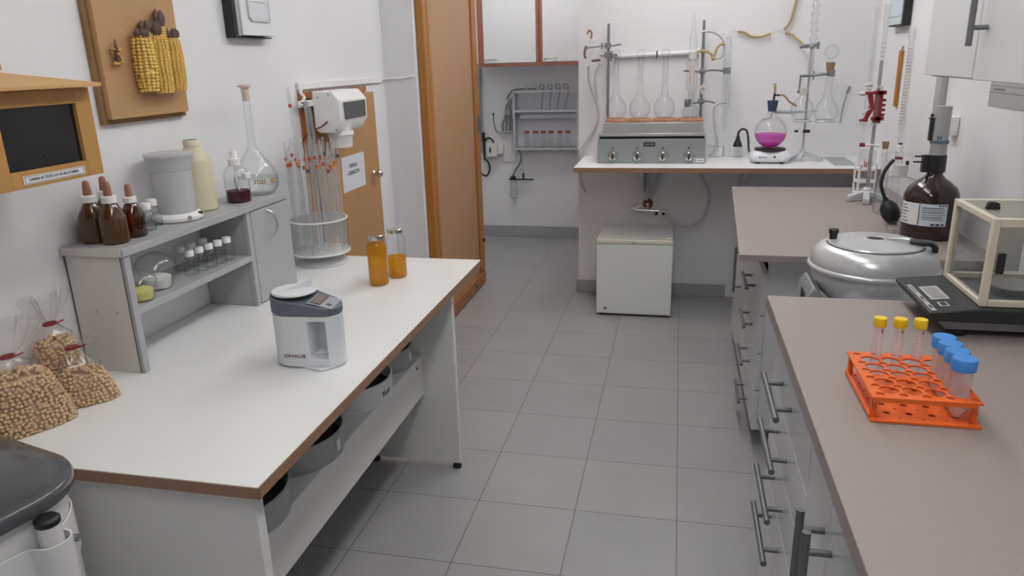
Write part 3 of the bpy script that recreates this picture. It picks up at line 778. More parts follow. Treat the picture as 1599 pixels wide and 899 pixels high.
# corn board
O = (XL, 1.83, 1.5)
T = thing('display_board', 'tan wooden board on the wall carrying dried corn cobs', 'board', O)
BX = XL + .030
bx('backing', 'board_edge', T, XL + .001, XL + .014, 1.655, 1.992, 1.302, 1.76, off=O, bevel=.001)
bx('panel', 'board_wood', T, XL + .0145, BX, 1.668, 1.984, 1.3145, 1.75, off=O, bevel=.001)
def cob(loc, label, L, R, rows, per, m, seed, rz=0, gaps=0, plump=1.0, huskl=.03):
    rd = random.Random(seed)
    T = thing('corn_cob', label, 'corn cob', loc, rz, 'dried corn cobs on the wooden board')
    b = B()
    def rad(t): return R * (.80 + .25 * sin(pi * min(1, t * 1.05)) ** .6) * (1 if t < .9 else 1 - (t - .9) * 3.2)
    lathe(b, [(0, 0)] + [(rad(q / 10) * .82, L * q / 10) for q in range(11)] + [(0, L)], 16)
    kr = L / per * .60 * plump
    for i in range(rows):
        for j in range(per):
            t = (j + .5 + rd.uniform(-.12, .12)) / per
            a = 2 * pi * i / rows + .04 * sin(j * .4 + i)
            if gaps and rd.random() < gaps: continue
            r = rad(t)
            M = Matrix.Translation((r * cos(a), r * sin(a), L * t)) @ Matrix.Rotation(a, 4, 'Z') @ Matrix.Diagonal((kr * .9, min(pi * r / rows * 1.02, kr * 1.25), kr, 1))
            bmesh.ops.create_icosphere(b, subdivisions=1, radius=1, matrix=M)
    obj('kernels', b, m, T, angle=180, fixn=False)
    b = B()
    for q in range(9):
        a = rd.uniform(0, 6.28); p0 = Vector((.3 * R * cos(a), .3 * R * sin(a), L * .97)); tip = Vector((.35 * R * cos(a) + .003, .45 * R * sin(a) + .004, L + huskl * rd.uniform(.6, 1.05)))
        tube(b, [p0, (p0 + tip) / 2 + Vector((.35 * R * cos(a), .35 * R * sin(a), 0)), tip], lambda t: .0085 * (1 - t * t) + .0008, 6, k=4)
    lathe(b, [(R * .62, L * .97), (R * .55, L + .006), (R * .3, L + .012), (0, L + .014)], 12)
    obj('husk', b, 'husk_dark', T)
    return T
cob((BX + .024, 1.796, 1.378), 'plump corn cob with gaps between kernels, closest to the tiny cob', .146, .0245, 12, 17, 'kernel_yellow', 1, .2, .02, 1.0, .016)
cob((BX + .026, 1.857, 1.372), 'long corn cob with a pointed dark husk in the middle of the row', .158, .0235, 14, 27, 'kernel_yellow', 2, .1, 0, 1.0, .042)
cob((BX + .026, 1.917, 1.376), 'corn cob at the outer end of the row, marked by dark bands', .148, .0235, 14, 29, 'kernel_yellow', 3, .3, 0, 1.0, .02)
cob((BX + .013, 1.828, 1.380), 'corn cob tucked between the plump cob and the middle cob', .160, .0165, 12, 25, 'kernel_yellow', 4, .3, 0, 1.0, .022)
cob((BX + .013, 1.889, 1.380), 'corn cob tucked behind between the middle cob and the end cob', .176, .0165, 12, 25, 'kernel_yellow', 5, .2, 0, 1.0, .038)
b = B()
T = thing('corn_cob', 'tiny shrivelled corn cob with few kernels on the wooden board', 'corn cob', (BX + .012, 1.712, 1.445), 0, 'dried corn cobs on the wooden board')
lathe(b, [(0, 0), (.006, .004), (.008, .02), (.006, .042), (.003, .056), (.002, .066), (0, .068)], 10)
obj('husk', b, 'husk_dark', T)
b = B(); rd = random.Random(5)
for i in range(20):
    a = rd.uniform(0, 6.28); z = rd.uniform(.002, .045)
    sphere(b, (.0095 * cos(a), .0125 * sin(a), z), .0046, 1)
obj('kernels', b, 'kernel_pale', T)

# document tray on the left wall
O = (XL, 2.4, 1.53)
T = thing('document_tray', 'black wall tray holding white papers and a wire frame', 'document tray', O)
b = B(); box(b, XL + .001, XL + .036, 2.274, 2.288, 1.528, 1.85); box(b, XL + .001, XL + .036, 2.288, 2.50, 1.528, 1.533); box(b, XL + .001, XL + .004, 2.288, 2.50, 1.533, 1.85)
obj('tray_body', b, 'charcoal', T, off=O, bevel=.002)
b = B(); box(b, XL + .0045, XL + .040, 2.289, 2.305, 1.5335, 1.85); obj('inner_frame', b, 'steel', T, off=O, bevel=.001)
b = B(); box(b, XL + .005, XL + .046, 2.306, 2.515, 1.536, 1.85); obj('paper_stack', b, 'label_white', T, off=O, bevel=.002)
b = B()
p = [(2.336, 1.85), (2.348, 1.594), (2.362, 1.584), (2.478, 1.584), (2.478, 1.85)]
tube(b, [(XL + .052, y, z) for y, z in p], .0032, 8, smooth=False)
tube(b, [(XL + .0515, 2.356, 1.60), (XL + .0515, 2.345, 1.85)], .0012, 6, smooth=False)
tube(b, [(XL + .0515, 2.352, 1.645), (XL + .0515, 2.475, 1.645)], .0012, 6, smooth=False)
tube(b, [(XL + .0515, 2.47, 1.59), (XL + .0515, 2.455, 1.85)], .0012, 6, smooth=False)
obj('wire_frame', b, 'white_plastic', T, off=O)
b = B(); box(b, XL + .0465, XL + .049, 2.35, 2.47, 1.588, 1.85); obj('front_sheet', b, 'paper', T, off=O)

# white switch box with round nozzle, on a bracket in front of the low door
O = (-1.35, 2.86, 1.25)
T = thing('switch_box', 'white plastic switch box with smoked window and round nozzle before the low door', 'switch box', O)
sx0, sx1, sy0, sy1 = -1.40, -1.285, 2.725, 2.985
b = B(); prism(b, [(sx0, 1.19), (sx0, 1.338), (sx1 - .03, 1.338), (sx1, 1.30), (sx1, 1.222), (sx1 - .03, 1.178), (sx0 + .02, 1.178)], sy0, sy1, 'y')
bd = obj('housing', b, 'white_plastic', T, off=O, bevel=.006, seg=3)
b = B(); prism(b, [(sy0 + .035, 1.228), (sy0 + .03, 1.294), (sy1 - .025, 1.294), (sy1 - .03, 1.228)], sx1 + .0005, sx1 + .006, 'x'); obj('smoked_window', b, 'smoked', T, off=O, bevel=.002)
b = B(); box(b, sx1 + .0002, sx1 + .0004, sy0 + .05, sy1 - .06, 1.235, 1.288); box(b, sx1 + .0002, sx1 + .003, sy0 + .06, sy0 + .09, 1.24, 1.28); obj('breaker', b, 'steel_dark', T, off=O)
b = B(); lathe(b, [(0, .06), (.052, .06), (.055, .045), (.047, .035), (.045, .0), (.043, -.006), (0, -.006)], 36, c=(-1.345 - O[0], 2.835 - O[1], 1.118 - O[2])); obj('nozzle', b, 'white_plastic', T)
b = B(); prism(b, [(-1.428, 1.285), (-1.428, 1.302), (-1.3955, 1.306), (-1.3955, 1.283)], 2.70, 2.76, 'y'); box(b, -1.428, -1.42, 2.66, 2.83, 1.28, 1.305); obj('bracket', b, 'white_plastic', T, off=O, bevel=.002)
b = B(); box(b, -1.4195, -1.40, 2.665, 2.69, 1.284, 1.302); obj('bolt', b, 'steel_dark', T, off=O, bevel=.002)
b = B()
for x, z in ((-1.375, 1.315), (-1.33, 1.326), (-1.31, 1.19)): cyl(b, (x, sy0 - .0015, z), (x, sy0 + .002, z), .0032)
obj('screw', b, 'steel_dark', T, off=O)
b = B(); tube(b, [(-1.435, 2.712, 1.345), (-1.432, 2.70, 1.335), (-1.425, 2.71, 1.315), (-1.418, 2.67, 1.295), (-1.41, 2.672, 1.288)], .006, 8)
o = obj('white_hose', b, 'white_plastic', T, off=O)
b = B(); tube(b, [(-1.345, 2.7245, 1.222), (-1.36, 2.70, 1.205), (-1.41, 2.68, 1.18), (-1.435, 2.68, 1.15)], .0035, 8); obj('brown_cable', b, 'maroon', T, off=O)
b = B(); box(b, -1.428, -1.415, 2.85, 2.90, 1.23, 1.30); box(b, -1.42, -1.401, 2.85, 2.90, 1.25, 1.28); obj('rear_mount', b, 'white_plastic', T, off=O)

# paper notice on the low door
O = (XL + .0225, 3.11, .97)
T = thing('paper_notice', 'white printed paper notice stuck on the brown low door', 'notice', O)
b = B(); vs = prism(b, [(2.985, .892), (3.228, .892), (3.232, 1.046), (2.990, 1.046)], XL + .0224, XL + .0232, 'x'); obj('sheet', b, 'paper', T, off=O)
for q, (s_, z) in enumerate((('CAMARA DE', 1.000), ('GERMINACION', .968))):
    text('lettering', s_, .027, 'grey_print', T, (.0012, 3.105 - O[1], z - O[2]), RX, sx=.66 if q else .60)

# grey-lidded white bin in the foreground
O = (-1.222, .792, 0)
RZ = radians(-14)
T = thing('lidded_bin', 'white bin with glossy dark grey lid in front of the table, clamped to a post', 'bin', O, RZ)
ol = rrect(-.185, .205, -.24, .225, .12, 10)
b = B(); prism(b, [(x * .935, y * .93) for x, y in ol], .0005, .742); obj('body', b, 'white_enamel', T, bevel=.004)
b = B()
def ringat(k, z): return [b.verts.new((x * k, y * k, z)) for x, y in ol]
R_ = [ringat(.93, .7425), ringat(.995, .7425), ringat(1.0, .746), ringat(1.0, .762), ringat(.985, .768), ringat(.90, .772), ringat(.6, .776), ringat(.25, .777)]
for r0, r1 in zip(R_, R_[1:]):
    for i in range(len(ol)): b.faces.new([r0[i], r0[(i + 1) % len(ol)], r1[(i + 1) % len(ol)], r1[i]])
b.faces.new(R_[0][::-1]); b.faces.new(R_[-1])
lid = obj('lid', b, 'dark_lid', T, angle=50)
b = B(); cyl(b, (.214, .112, .002), (.214, .112, .726), .0185, n=24); post = obj('post', b, 'white_enamel', T)
b = B(); lathe(b, [(.0187, .7265), (.0195, .728), (.0195, .736), (.015, .740), (0, .741)], 24, c=(.214, .112, 0)); obj('post_cap', b, 'black_rubber', post)
b = B()
path = [(.03, .2105), (.08, .2105), (.13, .198), (.160, .178), (.180, .156), (.194, .140), (.217, .140), (.232, .130), (.236, .112), (.230, .095), (.214, .085), (.2, .07), (.196, -.01)]
P = smooth_path([(x, y, 0) for x, y in path], 4)
inn = [b.verts.new((p.x, p.y, .612)) for p in P]; inu = [b.verts.new((p.x, p.y, .695)) for p in P]
nn = [((P[min(i + 1, len(P) - 1)] - P[max(0, i - 1)]).cross(Vector((0, 0, 1)))).normalized() * -.003 for i in range(len(P))]
ou = [b.verts.new((p.x + n.x, p.y + n.y, .612)) for p, n in zip(P, nn)]; ouu = [b.verts.new((p.x + n.x, p.y + n.y, .695)) for p, n in zip(P, nn)]
for i in range(len(P) - 1):
    b.faces.new([inn[i], inn[i + 1], inu[i + 1], inu[i]]); b.faces.new([ou[i], ouu[i], ouu[i + 1], ou[i + 1]])
    b.faces.new([inu[i], inu[i + 1], ouu[i + 1], ouu[i]]); b.faces.new([inn[i], ou[i], ou[i + 1], inn[i + 1]])
bd = obj('clamp_band', b, 'white_enamel', T)
b = B(); cyl(b, (.176, .160, .655), (.187, .168, .655), .007, n=12); obj('clamp_screw', b, 'steel_dark', bd)
# ------------------------------------------------------------------ nook behind the doorway
O = (-1.05, 5.80, 1.39)
T = thing('wall_cupboard', 'white two-door wall cupboard with reddish brown frame above the nook rack', 'cupboard', O)
b = B(); box(b, -1.53, -.505, 5.67, YN - .001, 1.392, 1.41); box(b, -1.53, -.505, 5.67, YN - .001, 2.1, 2.118); box(b, -1.53, -1.512, 5.67, YN - .001, 1.4105, 2.0995); box(b, -.523, -.505, 5.67, YN - .001, 1.4105, 2.0995); box(b, -1.511, -.524, YN - .012, YN - .001, 1.4105, 2.0995)
obj('carcass', b, 'cab_white', T, off=O)
b = B(); box(b, -1.532, -.505, 5.655, 5.6695, 1.388, 1.412)
for x0, x1 in ((-1.50, -1.455), (-1.052, -1.03), (-1.026, -1.004)): box(b, x0, x1, 5.655, 5.6695, 1.4125, 2.1)
obj('brown_frame', b, 'cupboard_frame', T, off=O, bevel=.001)
bx('side_filler', 'cab_white', T, -1.5315, -1.5005, 5.655, 5.6695, 1.4125, 2.1, off=O)
for x0, x1, hx in ((-1.454, -1.053, -1.40), (-1.003, -.508, -.945)):
    d = bx('cupboard_door', 'cab_white', T, x0, x1, 5.654, 5.669, 1.414, 2.1, off=O, bevel=.0015)
    b = B(); tube(b, [(hx - .042, 5.654, 1.440), (hx - .036, 5.63, 1.440), (hx, 5.626, 1.4405), (hx + .036, 5.63, 1.442), (hx + .042, 5.654, 1.442)], .0052, 8)
    obj('door_handle', b, 'chrome', d, off=O)

# metal rack with hanging strips
O = (-1.035, 5.9, .74)
T = thing('wall_rack', 'grey metal framed wall rack with a middle bar in the nook', 'rack', O)
rx0, rx1, ry0, ry1 = -1.285, -.762, 5.85, YN - .002
b = B()
for x in (rx0, rx1 - .014):
    for y in (ry0, ry1 - .014): box(b, x, x + .014, y, y + .014, .742, 1.200)
obj('upright', b, 'alu_paint', T, off=O)
b = B(); box(b, rx0 + .0145, rx1 - .0145, ry0, ry0 + .014, 1.186, 1.200); box(b, rx0 + .0145, rx1 - .0145, ry0, ry0 + .014, .742, .756); box(b, rx0 + .0145, rx1 - .0145, ry0 - .003, ry0 + .014, 1.035, 1.053)
obj('cross_bar', b, 'alu_paint', T, off=O)
b = B(); box(b, rx0 + .0145, rx1 - .0145, ry0 + .0145, ry1, 1.026, 1.034); obj('middle_shelf', b, 'steel_dark', T, off=O)
b = B(); box(b, rx0 + .0145, rx1 - .0145, ry0 + .0145, ry1, .742, .752); obj('bottom_shelf', b, 'steel', T, off=O)
b = B(); box(b, rx0 + .0005, rx0 + .012, ry0 + .0145, ry1 - .0145, .757, 1.186); obj('side_sheet', b, 'alu_paint', T, off=O)
b = B(); box(b, rx0 + .02, rx1 - .016, ry0 + .002, ry0 + .005, .758, .838); obj('front_pane', b, 'acrylic', T, off=O)
b = B(); box(b, rx0 + .05, rx1 - .016, ry0 + .05, ry0 + .054, .985, 1.0255); obj('hanging_strip', b, 'paper', T, off=O)
b = B(); box(b, rx0 + .016, rx1 - .016, ry1 - .006, ry1 - .001, .757, 1.185); obj('back_sheet', b, 'paper', T, off=O)
for x in (-1.24, -.80):
    b = B(); cyl(b, (x, ry0 + .02, .7415), (x, ry0 + .02, .715), .006); obj('bracket_stud', b, 'steel_dark', T, off=O)
# thin tubes hanging through the rack with their loops on top
rd = random.Random(9)
for i in range(6):
    x = -1.19 + i * .0635
    b = B()
    tube(b, [(x, ry0 + .05, 1.0345), (x + .006, ry0 + .05, 1.10), (x + .010 + .003 * i, ry0 + .05, 1.18), (x + .012 + .003 * i, ry0 + .05, 1.205),
             (x + .024, ry0 + .05, 1.228), (x + .006, ry0 + .05, 1.246), (x - .014, ry0 + .05, 1.232), (x - .004, ry0 + .05, 1.212), (x + .018, ry0 + .05, 1.212)], .0034, 8)
    o = obj('looped_tube', b, 'steel_dark' if i > 1 else 'alu_paint')
    tag(o, ['first', 'second', 'third', 'fourth', 'fifth', 'sixth'][i] + ' grey looped tube hanging in the nook rack, counted from the cable side', 'tube', 'looped tubes on the nook rack')
for i, x in enumerate((-1.182, -1.112, -1.049, -.985, -.914, -.851)):
    T = thing('sample_vial', ['first', 'second', 'third', 'fourth', 'fifth', 'sixth'][i] + ' red-capped vial on the nook rack, counted from the cable side', 'vial', (x, ry0 + .04, .7523), 0, 'red-capped vials in the nook rack')
    b = B(); lathe(b, [(0, 0), (.015, 0), (.017, .003), (.017, .125)], 20); obj('vial_body', b, 'ribbed_tube', T)
    b = B(); lathe(b, [(.0175, .118), (.0195, .118), (.0195, .134), (.018, .136), (0, .136)], 20); obj('cap', b, 'cap_red', T)
# cable bundle left of the rack
O = (-1.36, 5.93, .95)
T = thing('cable_bundle', 'bundle of grey cables with a clamp hanging beside the nook rack', 'cables', O)
b = B()
tube(b, [(-1.10, 5.9, 1.212), (-1.24, 5.91, 1.212), (-1.30, 5.93, 1.20), (-1.345, 5.945, 1.15), (-1.35, 5.95, 1.13)], .006, 8)
tube(b, [(-1.288, 5.93, 1.13), (-1.32, 5.94, 1.13), (-1.35, 5.945, 1.09), (-1.36, 5.945, 1.06)], .006, 8)
tube(b, [(-1.30, 5.93, 1.12), (-1.33, 5.945, 1.09), (-1.336, 5.945, 1.05)], .006, 8)
for dx in (-.035, -.012, .012, .03):
    tube(b, [(-1.346 + dx * .4, 5.945, 1.02), (-1.345 + dx, 5.94, .97), (-1.345 + dx * 1.4, 5.94, .92), (-1.345 + dx * 1.2, 5.945, .885)], .0075, 8)
obj('cables', b, 'steel_dark', T, off=O)
b = B(); box(b, -1.368, -1.322, 5.93, 5.965, 1.01, 1.06); obj('cable_clamp', b, 'zinc', T, off=O, bevel=.003)
b = B(); box(b, -1.42, -1.30, 5.92, YN - .001, .872, .884); o = obj('cable_shelf', b, 'steel', bevel=.002); tag(o, 'narrow metal ledge under the grey cable bundle in the nook', 'ledge')
b = B(); sphere(b, (-1.47, 5.955, 1.02), .008, 2); tube(b, [(-1.47, 5.955, 1.02), (-1.468, 5.955, .95), (-1.45, 5.955, .885), (-1.43, 5.955, .875)], .003, 8)
o = obj('thin_wire', b, 'black_plastic'); tag(o, 'thin dark wire with a round end hung on the nook wall', 'wire')
O = (-1.48, 5.95, .72)
T = thing('power_adapter', 'white boxy power adapter with black switch on the nook wall', 'adapter', O)
b = B(); box(b, -1.525, -1.435, 5.90, YN - .001, .68, .79); box(b, -1.4345, -1.39, 5.91, YN - .001, .70, .78); obj('case', b, 'balance_white', T, off=O, bevel=.004)
b = B(); box(b, -1.50, -1.487, 5.896, 5.8995, .715, .755); obj('switch', b, 'black_plastic', T, off=O)
b = B(); tube(b, [(-1.47, 5.92, .7905), (-1.475, 5.925, .81), (-1.51, 5.93, .83), (-1.545, 5.93, .80), (-1.55, 5.93, .72), (-1.55, 5.93, .66), (-1.53, 5.93, .645), (-1.51, 5.93, .60), (-1.52, 5.93, .54), (-1.555, 5.93, .52), (-1.60, 5.93, .56)], .0075, 8); obj('cord', b, 'black_rubber', T, off=O)
b = B(); box(b, -1.565, -1.56 + .02, 5.92, YN - .03, .80, .875); o = obj('tile_socket', b, 'charcoal', bevel=.003); tag(o, 'dark socket at the edge of the grey tiled strip in the nook', 'socket')
b = B(); box(b, -1.40, -1.29, YN - .012, YN - .001, .63, .87); o = obj('wall_board', b, 'white_enamel', bevel=.002); tag(o, 'pale flat board fixed to the nook wall under the cable ledge', 'board')
# hose with a wash bottle
O = (-1.31, 5.92, .45)
T = thing('gas_wash_bottle', 'clear bottle hanging under a dark bar from a grey hose in the nook', 'bottle', O)
b = B(); tube(b, [(-1.265, 5.91, .74), (-1.24, 5.92, .69), (-1.25, 5.925, .63), (-1.295, 5.925, .565), (-1.31, 5.925, .52), (-1.312, 5.925, .50)], .007, 8); obj('hose', b, 'steel_dark', T, off=O)
b = B(); box(b, -1.345, -1.14, 5.915, 5.935, .488, .498); lathe(b, [(.024, 0), (.024, .012), (.012, .024), (.008, .03), (0, .03)], 16, c=(-1.312, 5.925, .4985)); cyl(b, (-1.225, 5.925, .4985), (-1.225, 5.925, .545), .008); obj('holder_bar', b, 'black_plastic', T, off=O, bevel=.001)
b = B(); tube(b, [(-1.225, 5.925, .545), (-1.232, 5.92, .64), (-1.235, 5.915, .73)], .0028, 6); obj('suspension_wire', b, 'steel', T, off=O)
b = B(); lathe(b, [(0, 0), (.022, 0), (.030, .006), (.030, .115), (.026, .13), (.026, .148)], 28, c=(-1.306, 5.925, .338)); lathe(b, [(0, -.06), (.004, -.055), (.010, -.02), (.022, 0)], 16, c=(-1.306, 5.925, .338)); obj('bottle_glass', b, 'ribbed_tube', T, off=O)

# ------------------------------------------------------------------ back wall shelf
FZ = .866
O = (.18, 4.25, FZ)
T = thing('wall_shelf', 'long white wall shelf with brown edge carrying the glass apparatus', 'shelf', O)
bx('shelf_board', 'melamine_white', T, -.545, XR - .001, 3.988, YB - .001, FZ - .026, FZ, off=O)
b = B(); box(b, -.547, XR - .001, 3.986, 3.9878, FZ - .026, FZ - .0008); box(b, -.547, -.5452, 3.988, YB - .001, FZ - .026, FZ - .0008); obj('edge_band', b, 'mdf_edge', T, off=O, flat=True)
for x in (-.19, .37):
    b = B(); prism(b, [(YB - .001, FZ - .0265), (4.12, FZ - .0265), (4.12, FZ - .045), (YB - .02, FZ - .22), (YB - .001, FZ - .22)], x - .008, x + .008, 'x'); obj('support_bracket', b, 'alu_paint', T, off=O)
FZ_ = FZ + .0004

# four-place heater
O = (-.14, 4.29, FZ_)
HX0, HX1, HY0, HY1 = -.434, .150, 4.162, 4.43
T = thing('heating_bank', 'grey four-knob laboratory heater with brick topped burners on the wall shelf', 'heater', O)
b = B(); box(b, HX0, HX1, HY0, HY1, FZ_, 1.0); cs = obj('case', b, 'heater_grey', T, off=O, bevel=.003)
b = B(); box(b, HX0 + .008, HX1 - .008, HY0 + .012, HY1 - .01, 1.0005, 1.014); obj('vent_gap', b, 'black_print', T, off=O)
b = B(); box(b, HX0 + .004, HX1 - .002, HY0 - .004, HY1, 1.0145, 1.030); obj('top_ledge', b, 'steel', T, off=O, bevel=.002)
b = B(); box(b, HX0 + .030, HX1 - .016, HY0 + .022, HY1 - .03, 1.0305, 1.085); obj('burner_box', b, 'steel', T, off=O, bevel=.002)
fx = [-.340, -.212, -.075, .064]
for x in (-.337, -.206, -.070, .066):
    b = B(); lathe(b, [(.040, .0), (.063, 0), (.063, .008), (.058, .016), (.046, .018), (.040, .008), (.040, 0)], 6, mtx=Matrix.Translation((x, 4.29, 1.0853)) @ Matrix.Rotation(pi / 6, 4, 'Z'), sx=1.18, sy=1.3)
    obj('fire_brick', b, 'firebrick', T, off=O, bevel=.002)
for x in (-.349, -.214, -.076, .064):
    b = B(); lathe(b, [(0, 0), (.0235, 0), (.0235, .004), (.020, .006), (.018, .012), (0, .013)], 28, mtx=Matrix.Translation((x, HY0 - .0003, .905)) @ Matrix.Rotation(pi / 2, 4, 'X')); kn = obj('knob', b, 'chrome', T, off=O)
    b = B(); box(b, x - .005, x + .005, HY0 - .020, HY0 - .0125, .889, .921); obj('knob_grip', b, 'black_plastic', kn, off=O, bevel=.002)
    b = B(); lathe(b, [(.0238, -.0002), (.026, -.0002), (.026, .002), (.0238, .002), (.0238, -.0002)], 28, mtx=Matrix.Translation((x, HY0 - .0005, .905)) @ Matrix.Rotation(pi / 2, 4, 'X')); obj('knob_ring', b, 'black_print', kn, off=O)
    b = B(); cyl(b, (x, HY0 - .003, .951), (x, HY0 - .0003, .951), .0045); obj('pilot_lamp', b, 'black_plastic', T, off=O)
b = B(); box(b, -.180, -.118, HY0 - .002, HY0 - .0003, .960, .982); pl = obj('name_plate', b, 'black_plastic', T, off=O)
b = B(); box(b, -.172, -.150, HY0 - .0026, HY0 - .0021, .966, .976); box(b, -.146, -.126, HY0 - .0026, HY0 - .0021, .966, .976); obj('plate_print', b, 'grey_print', pl, off=O)
b = B(); box(b, .092, .146, HY0 - .0015, HY0 - .0003, .872, .894); pl = obj('maker_label', b, 'label_white', T, off=O)
b = B(); box(b, .096, .103, HY0 - .0020, HY0 - .0016, .877, .890); box(b, .108, .142, HY0 - .0020, HY0 - .0016, .881, .885); obj('label_print', b, 'grey_print', pl, off=O)

# long-necked boiling flasks
BRK = 1.096
def kflask(x, label):
    T = thing('boiling_flask', label, 'flask', (x, 4.29, BRK), 0, 'long-necked flasks on the heater')
    b = B(); lathe(b, [(0, .0), (.02, .001), (.040, .012), (.0545, .035), (.058, .058), (.054, .082), (.040, .104), (.026, .122), (.018, .142), (.0155, .165), (.015, .33), (.017, .334)], 40); obj('flask_glass', b, 'glass_thin', T)
    b = B(); uvball(b, (0, 0, .352), .023); lathe(b, [(.008, .20), (.0125, .325), (.010, .333)], 20); obj('bulb_stopper', b, 'glass_thin', T)
    return T
kflask(-.345, 'long-necked boiling flask on the heater beside the first rod')
kflask(-.213, 'long-necked boiling flask in the middle of the three on the heater')
kflask(-.078, 'long-necked boiling flask next to the extractor on the heater')
T = thing('extractor', 'glass extractor with inner sleeve standing in the last burner of the heater', 'extractor', (.064, 4.29, BRK), 0)
b = B(); lathe(b, [(0, 0), (.03, .004), (.044, .022), (.046, .036), (.036, .062), (.016, .082), (.0125, .10), (.0125, .13), (.016, .135)], 36); obj('round_flask', b, 'glass_thin', T)
b = B(); lathe(b, [(.0115, .10), (.0145, .135), (.0155, .15), (.027, .16), (.029, .175), (.029, .30), (.024, .312), (.0215, .315), (.0215, .355)], 32); obj('extractor_body', b, 'glass_clear', T)
b = B(); lathe(b, [(.0, .19), (.014, .19), (.015, .285), (.0, .285)], 20); obj('inner_sleeve', b, 'pale_stopper', T)
b = B(); lathe(b, [(.017, .30), (.021, .35), (.018, .352), (.018, .43), (.012, .45), (.010, .50), (.005, .53), (.005, .545)], 28); obj('condenser', b, 'glass_clear', T)
b = B(); lathe(b, [(.0216, .318), (.0222, .318), (.0222, .353), (.0216, .353)], 28); obj('ground_joint', b, 'ground_glass', T)

# support rods with clamps
def clampset(b, p, q, r=.005):
    cyl(b, p, q, r)
O = (-.404, 4.44, FZ_)
T = thing('support_rod', 'grey support rod with clamps at the doorway end of the heater', 'support rod', O)
ry = 4.435
b = B(); cyl(b, (-.404, ry, FZ_), (-.404, ry, 1.615), .0075); cyl(b, (-.404, ry, 1.35), (-.404, ry, 1.356), .009); obj('rod', b, 'steel_dark', T, off=O)
b = B()
tube(b, [(-.525, 4.40, 1.488), (-.49, 4.40, 1.491), (-.42, 4.42, 1.497), (-.37, 4.42, 1.497), (-.345, 4.42, 1.502), (-.33, 4.42, 1.499)], .0045, 8)
box(b, -.424, -.390, ry - .022, ry - .0085, 1.482, 1.512); cyl(b, (-.44, 4.415, 1.478), (-.44, 4.415, 1.515), .004)
obj('upper_clamp', b, 'steel_dark', T, off=O, bevel=.001)
b = B()
box(b, -.424, -.384, ry - .022, ry - .0085, 1.43, 1.462); cyl(b, (-.385, 4.41, 1.41), (-.385, 4.41, 1.468), .006); box(b, -.384, -.350, 4.40, 4.43, 1.428, 1.452); cyl(b, (-.45, 4.42, 1.443), (-.42, 4.42, 1.443), .004)
obj('lower_clamp', b, 'steel_dark', T, off=O, bevel=.002)
O = (.12, 4.44, FZ_)
T = thing('support_rod', 'grey support rod with clamps at the stirrer end of the heater', 'support rod', O)
b = B(); cyl(b, (.126, ry + .005, FZ_), (.120, ry, 1.615), .0075); obj('rod', b, 'steel_dark', T, off=O)
b = B(); tube(b, [(.02, 4.38, 1.352), (.07, 4.40, 1.345), (.13, 4.415, 1.344), (.17, 4.41, 1.350), (.235, 4.36, 1.346)], .0055, 8); box(b, .105, .138, ry - .022, ry - .0085, 1.332, 1.358); box(b, .232, .270, 4.335, 4.385, 1.330, 1.364)
obj('upper_clamp', b, 'steel_dark', T, off=O, bevel=.002)
b = B(); tube(b, [(.082, 4.33, 1.177), (.12, 4.40, 1.180), (.16, 4.42, 1.182), (.20, 4.42, 1.172)], .0055, 8); box(b, .105, .14, ry - .022, ry - .0085, 1.168, 1.194); lathe(b, [(.0, 0), (.017, 0), (.02, .008), (.02, .035), (.017, .042), (0, .042)], 20, mtx=Matrix.Translation((.050, 4.325, 1.158))); obj('lower_clamp', b, 'steel_dark', T, off=O, bevel=.001)
b = B(); lathe(b, [(.011, 0), (.011, .03), (.008, .034), (0, .034)], 16, c=(.120, 4.425, 1.435)); obj('rod_boss', b, 'steel_dark', T, off=O)
b = B(); cyl(b, (.117, 4.42, 1.252), (.135, 4.41, 1.265), .013); cyl(b, (.135, 4.42, 1.22), (.115, 4.42, 1.245), .010); obj('glass_tap', b, 'ground_glass', T, off=O)
# condenser held by the rod clamp
T = thing('glass_condenser', 'vertical glass condenser held by the clamp beside the heater', 'condenser', (.251, 4.36, 1.02))
b = B(); lathe(b, [(.004, 0), (.006, .03), (.010, .12), (.021, .14), (.021, .46), (.016, .478), (.012, .485), (.012, .51)], 28); obj('outer_jacket', b, 'glass_clear', T)
b = B(); lathe(b, [(.008, .02), (.009, .50)], 16); obj('inner_tube', b, 'glass_clear', T)
# pale horizontal rail on the wall
b = B(); cyl(b, (-.37, YB - .018, 1.437), (.10, YB - .018, 1.447), .0135, n=20)
t = obj('wall_rail', b, 'pvc_white'); tag(t, 'white horizontal tube rail on the wall behind the flasks', 'rail')
b = B(); box(b, -.135, -.128, YB - .038, YB - .033, 1.425, 1.462); t = obj('rail_clip', b, 'black_plastic', bevel=.001); tag(t, 'small black clip on the white rail behind the flasks', 'clip')
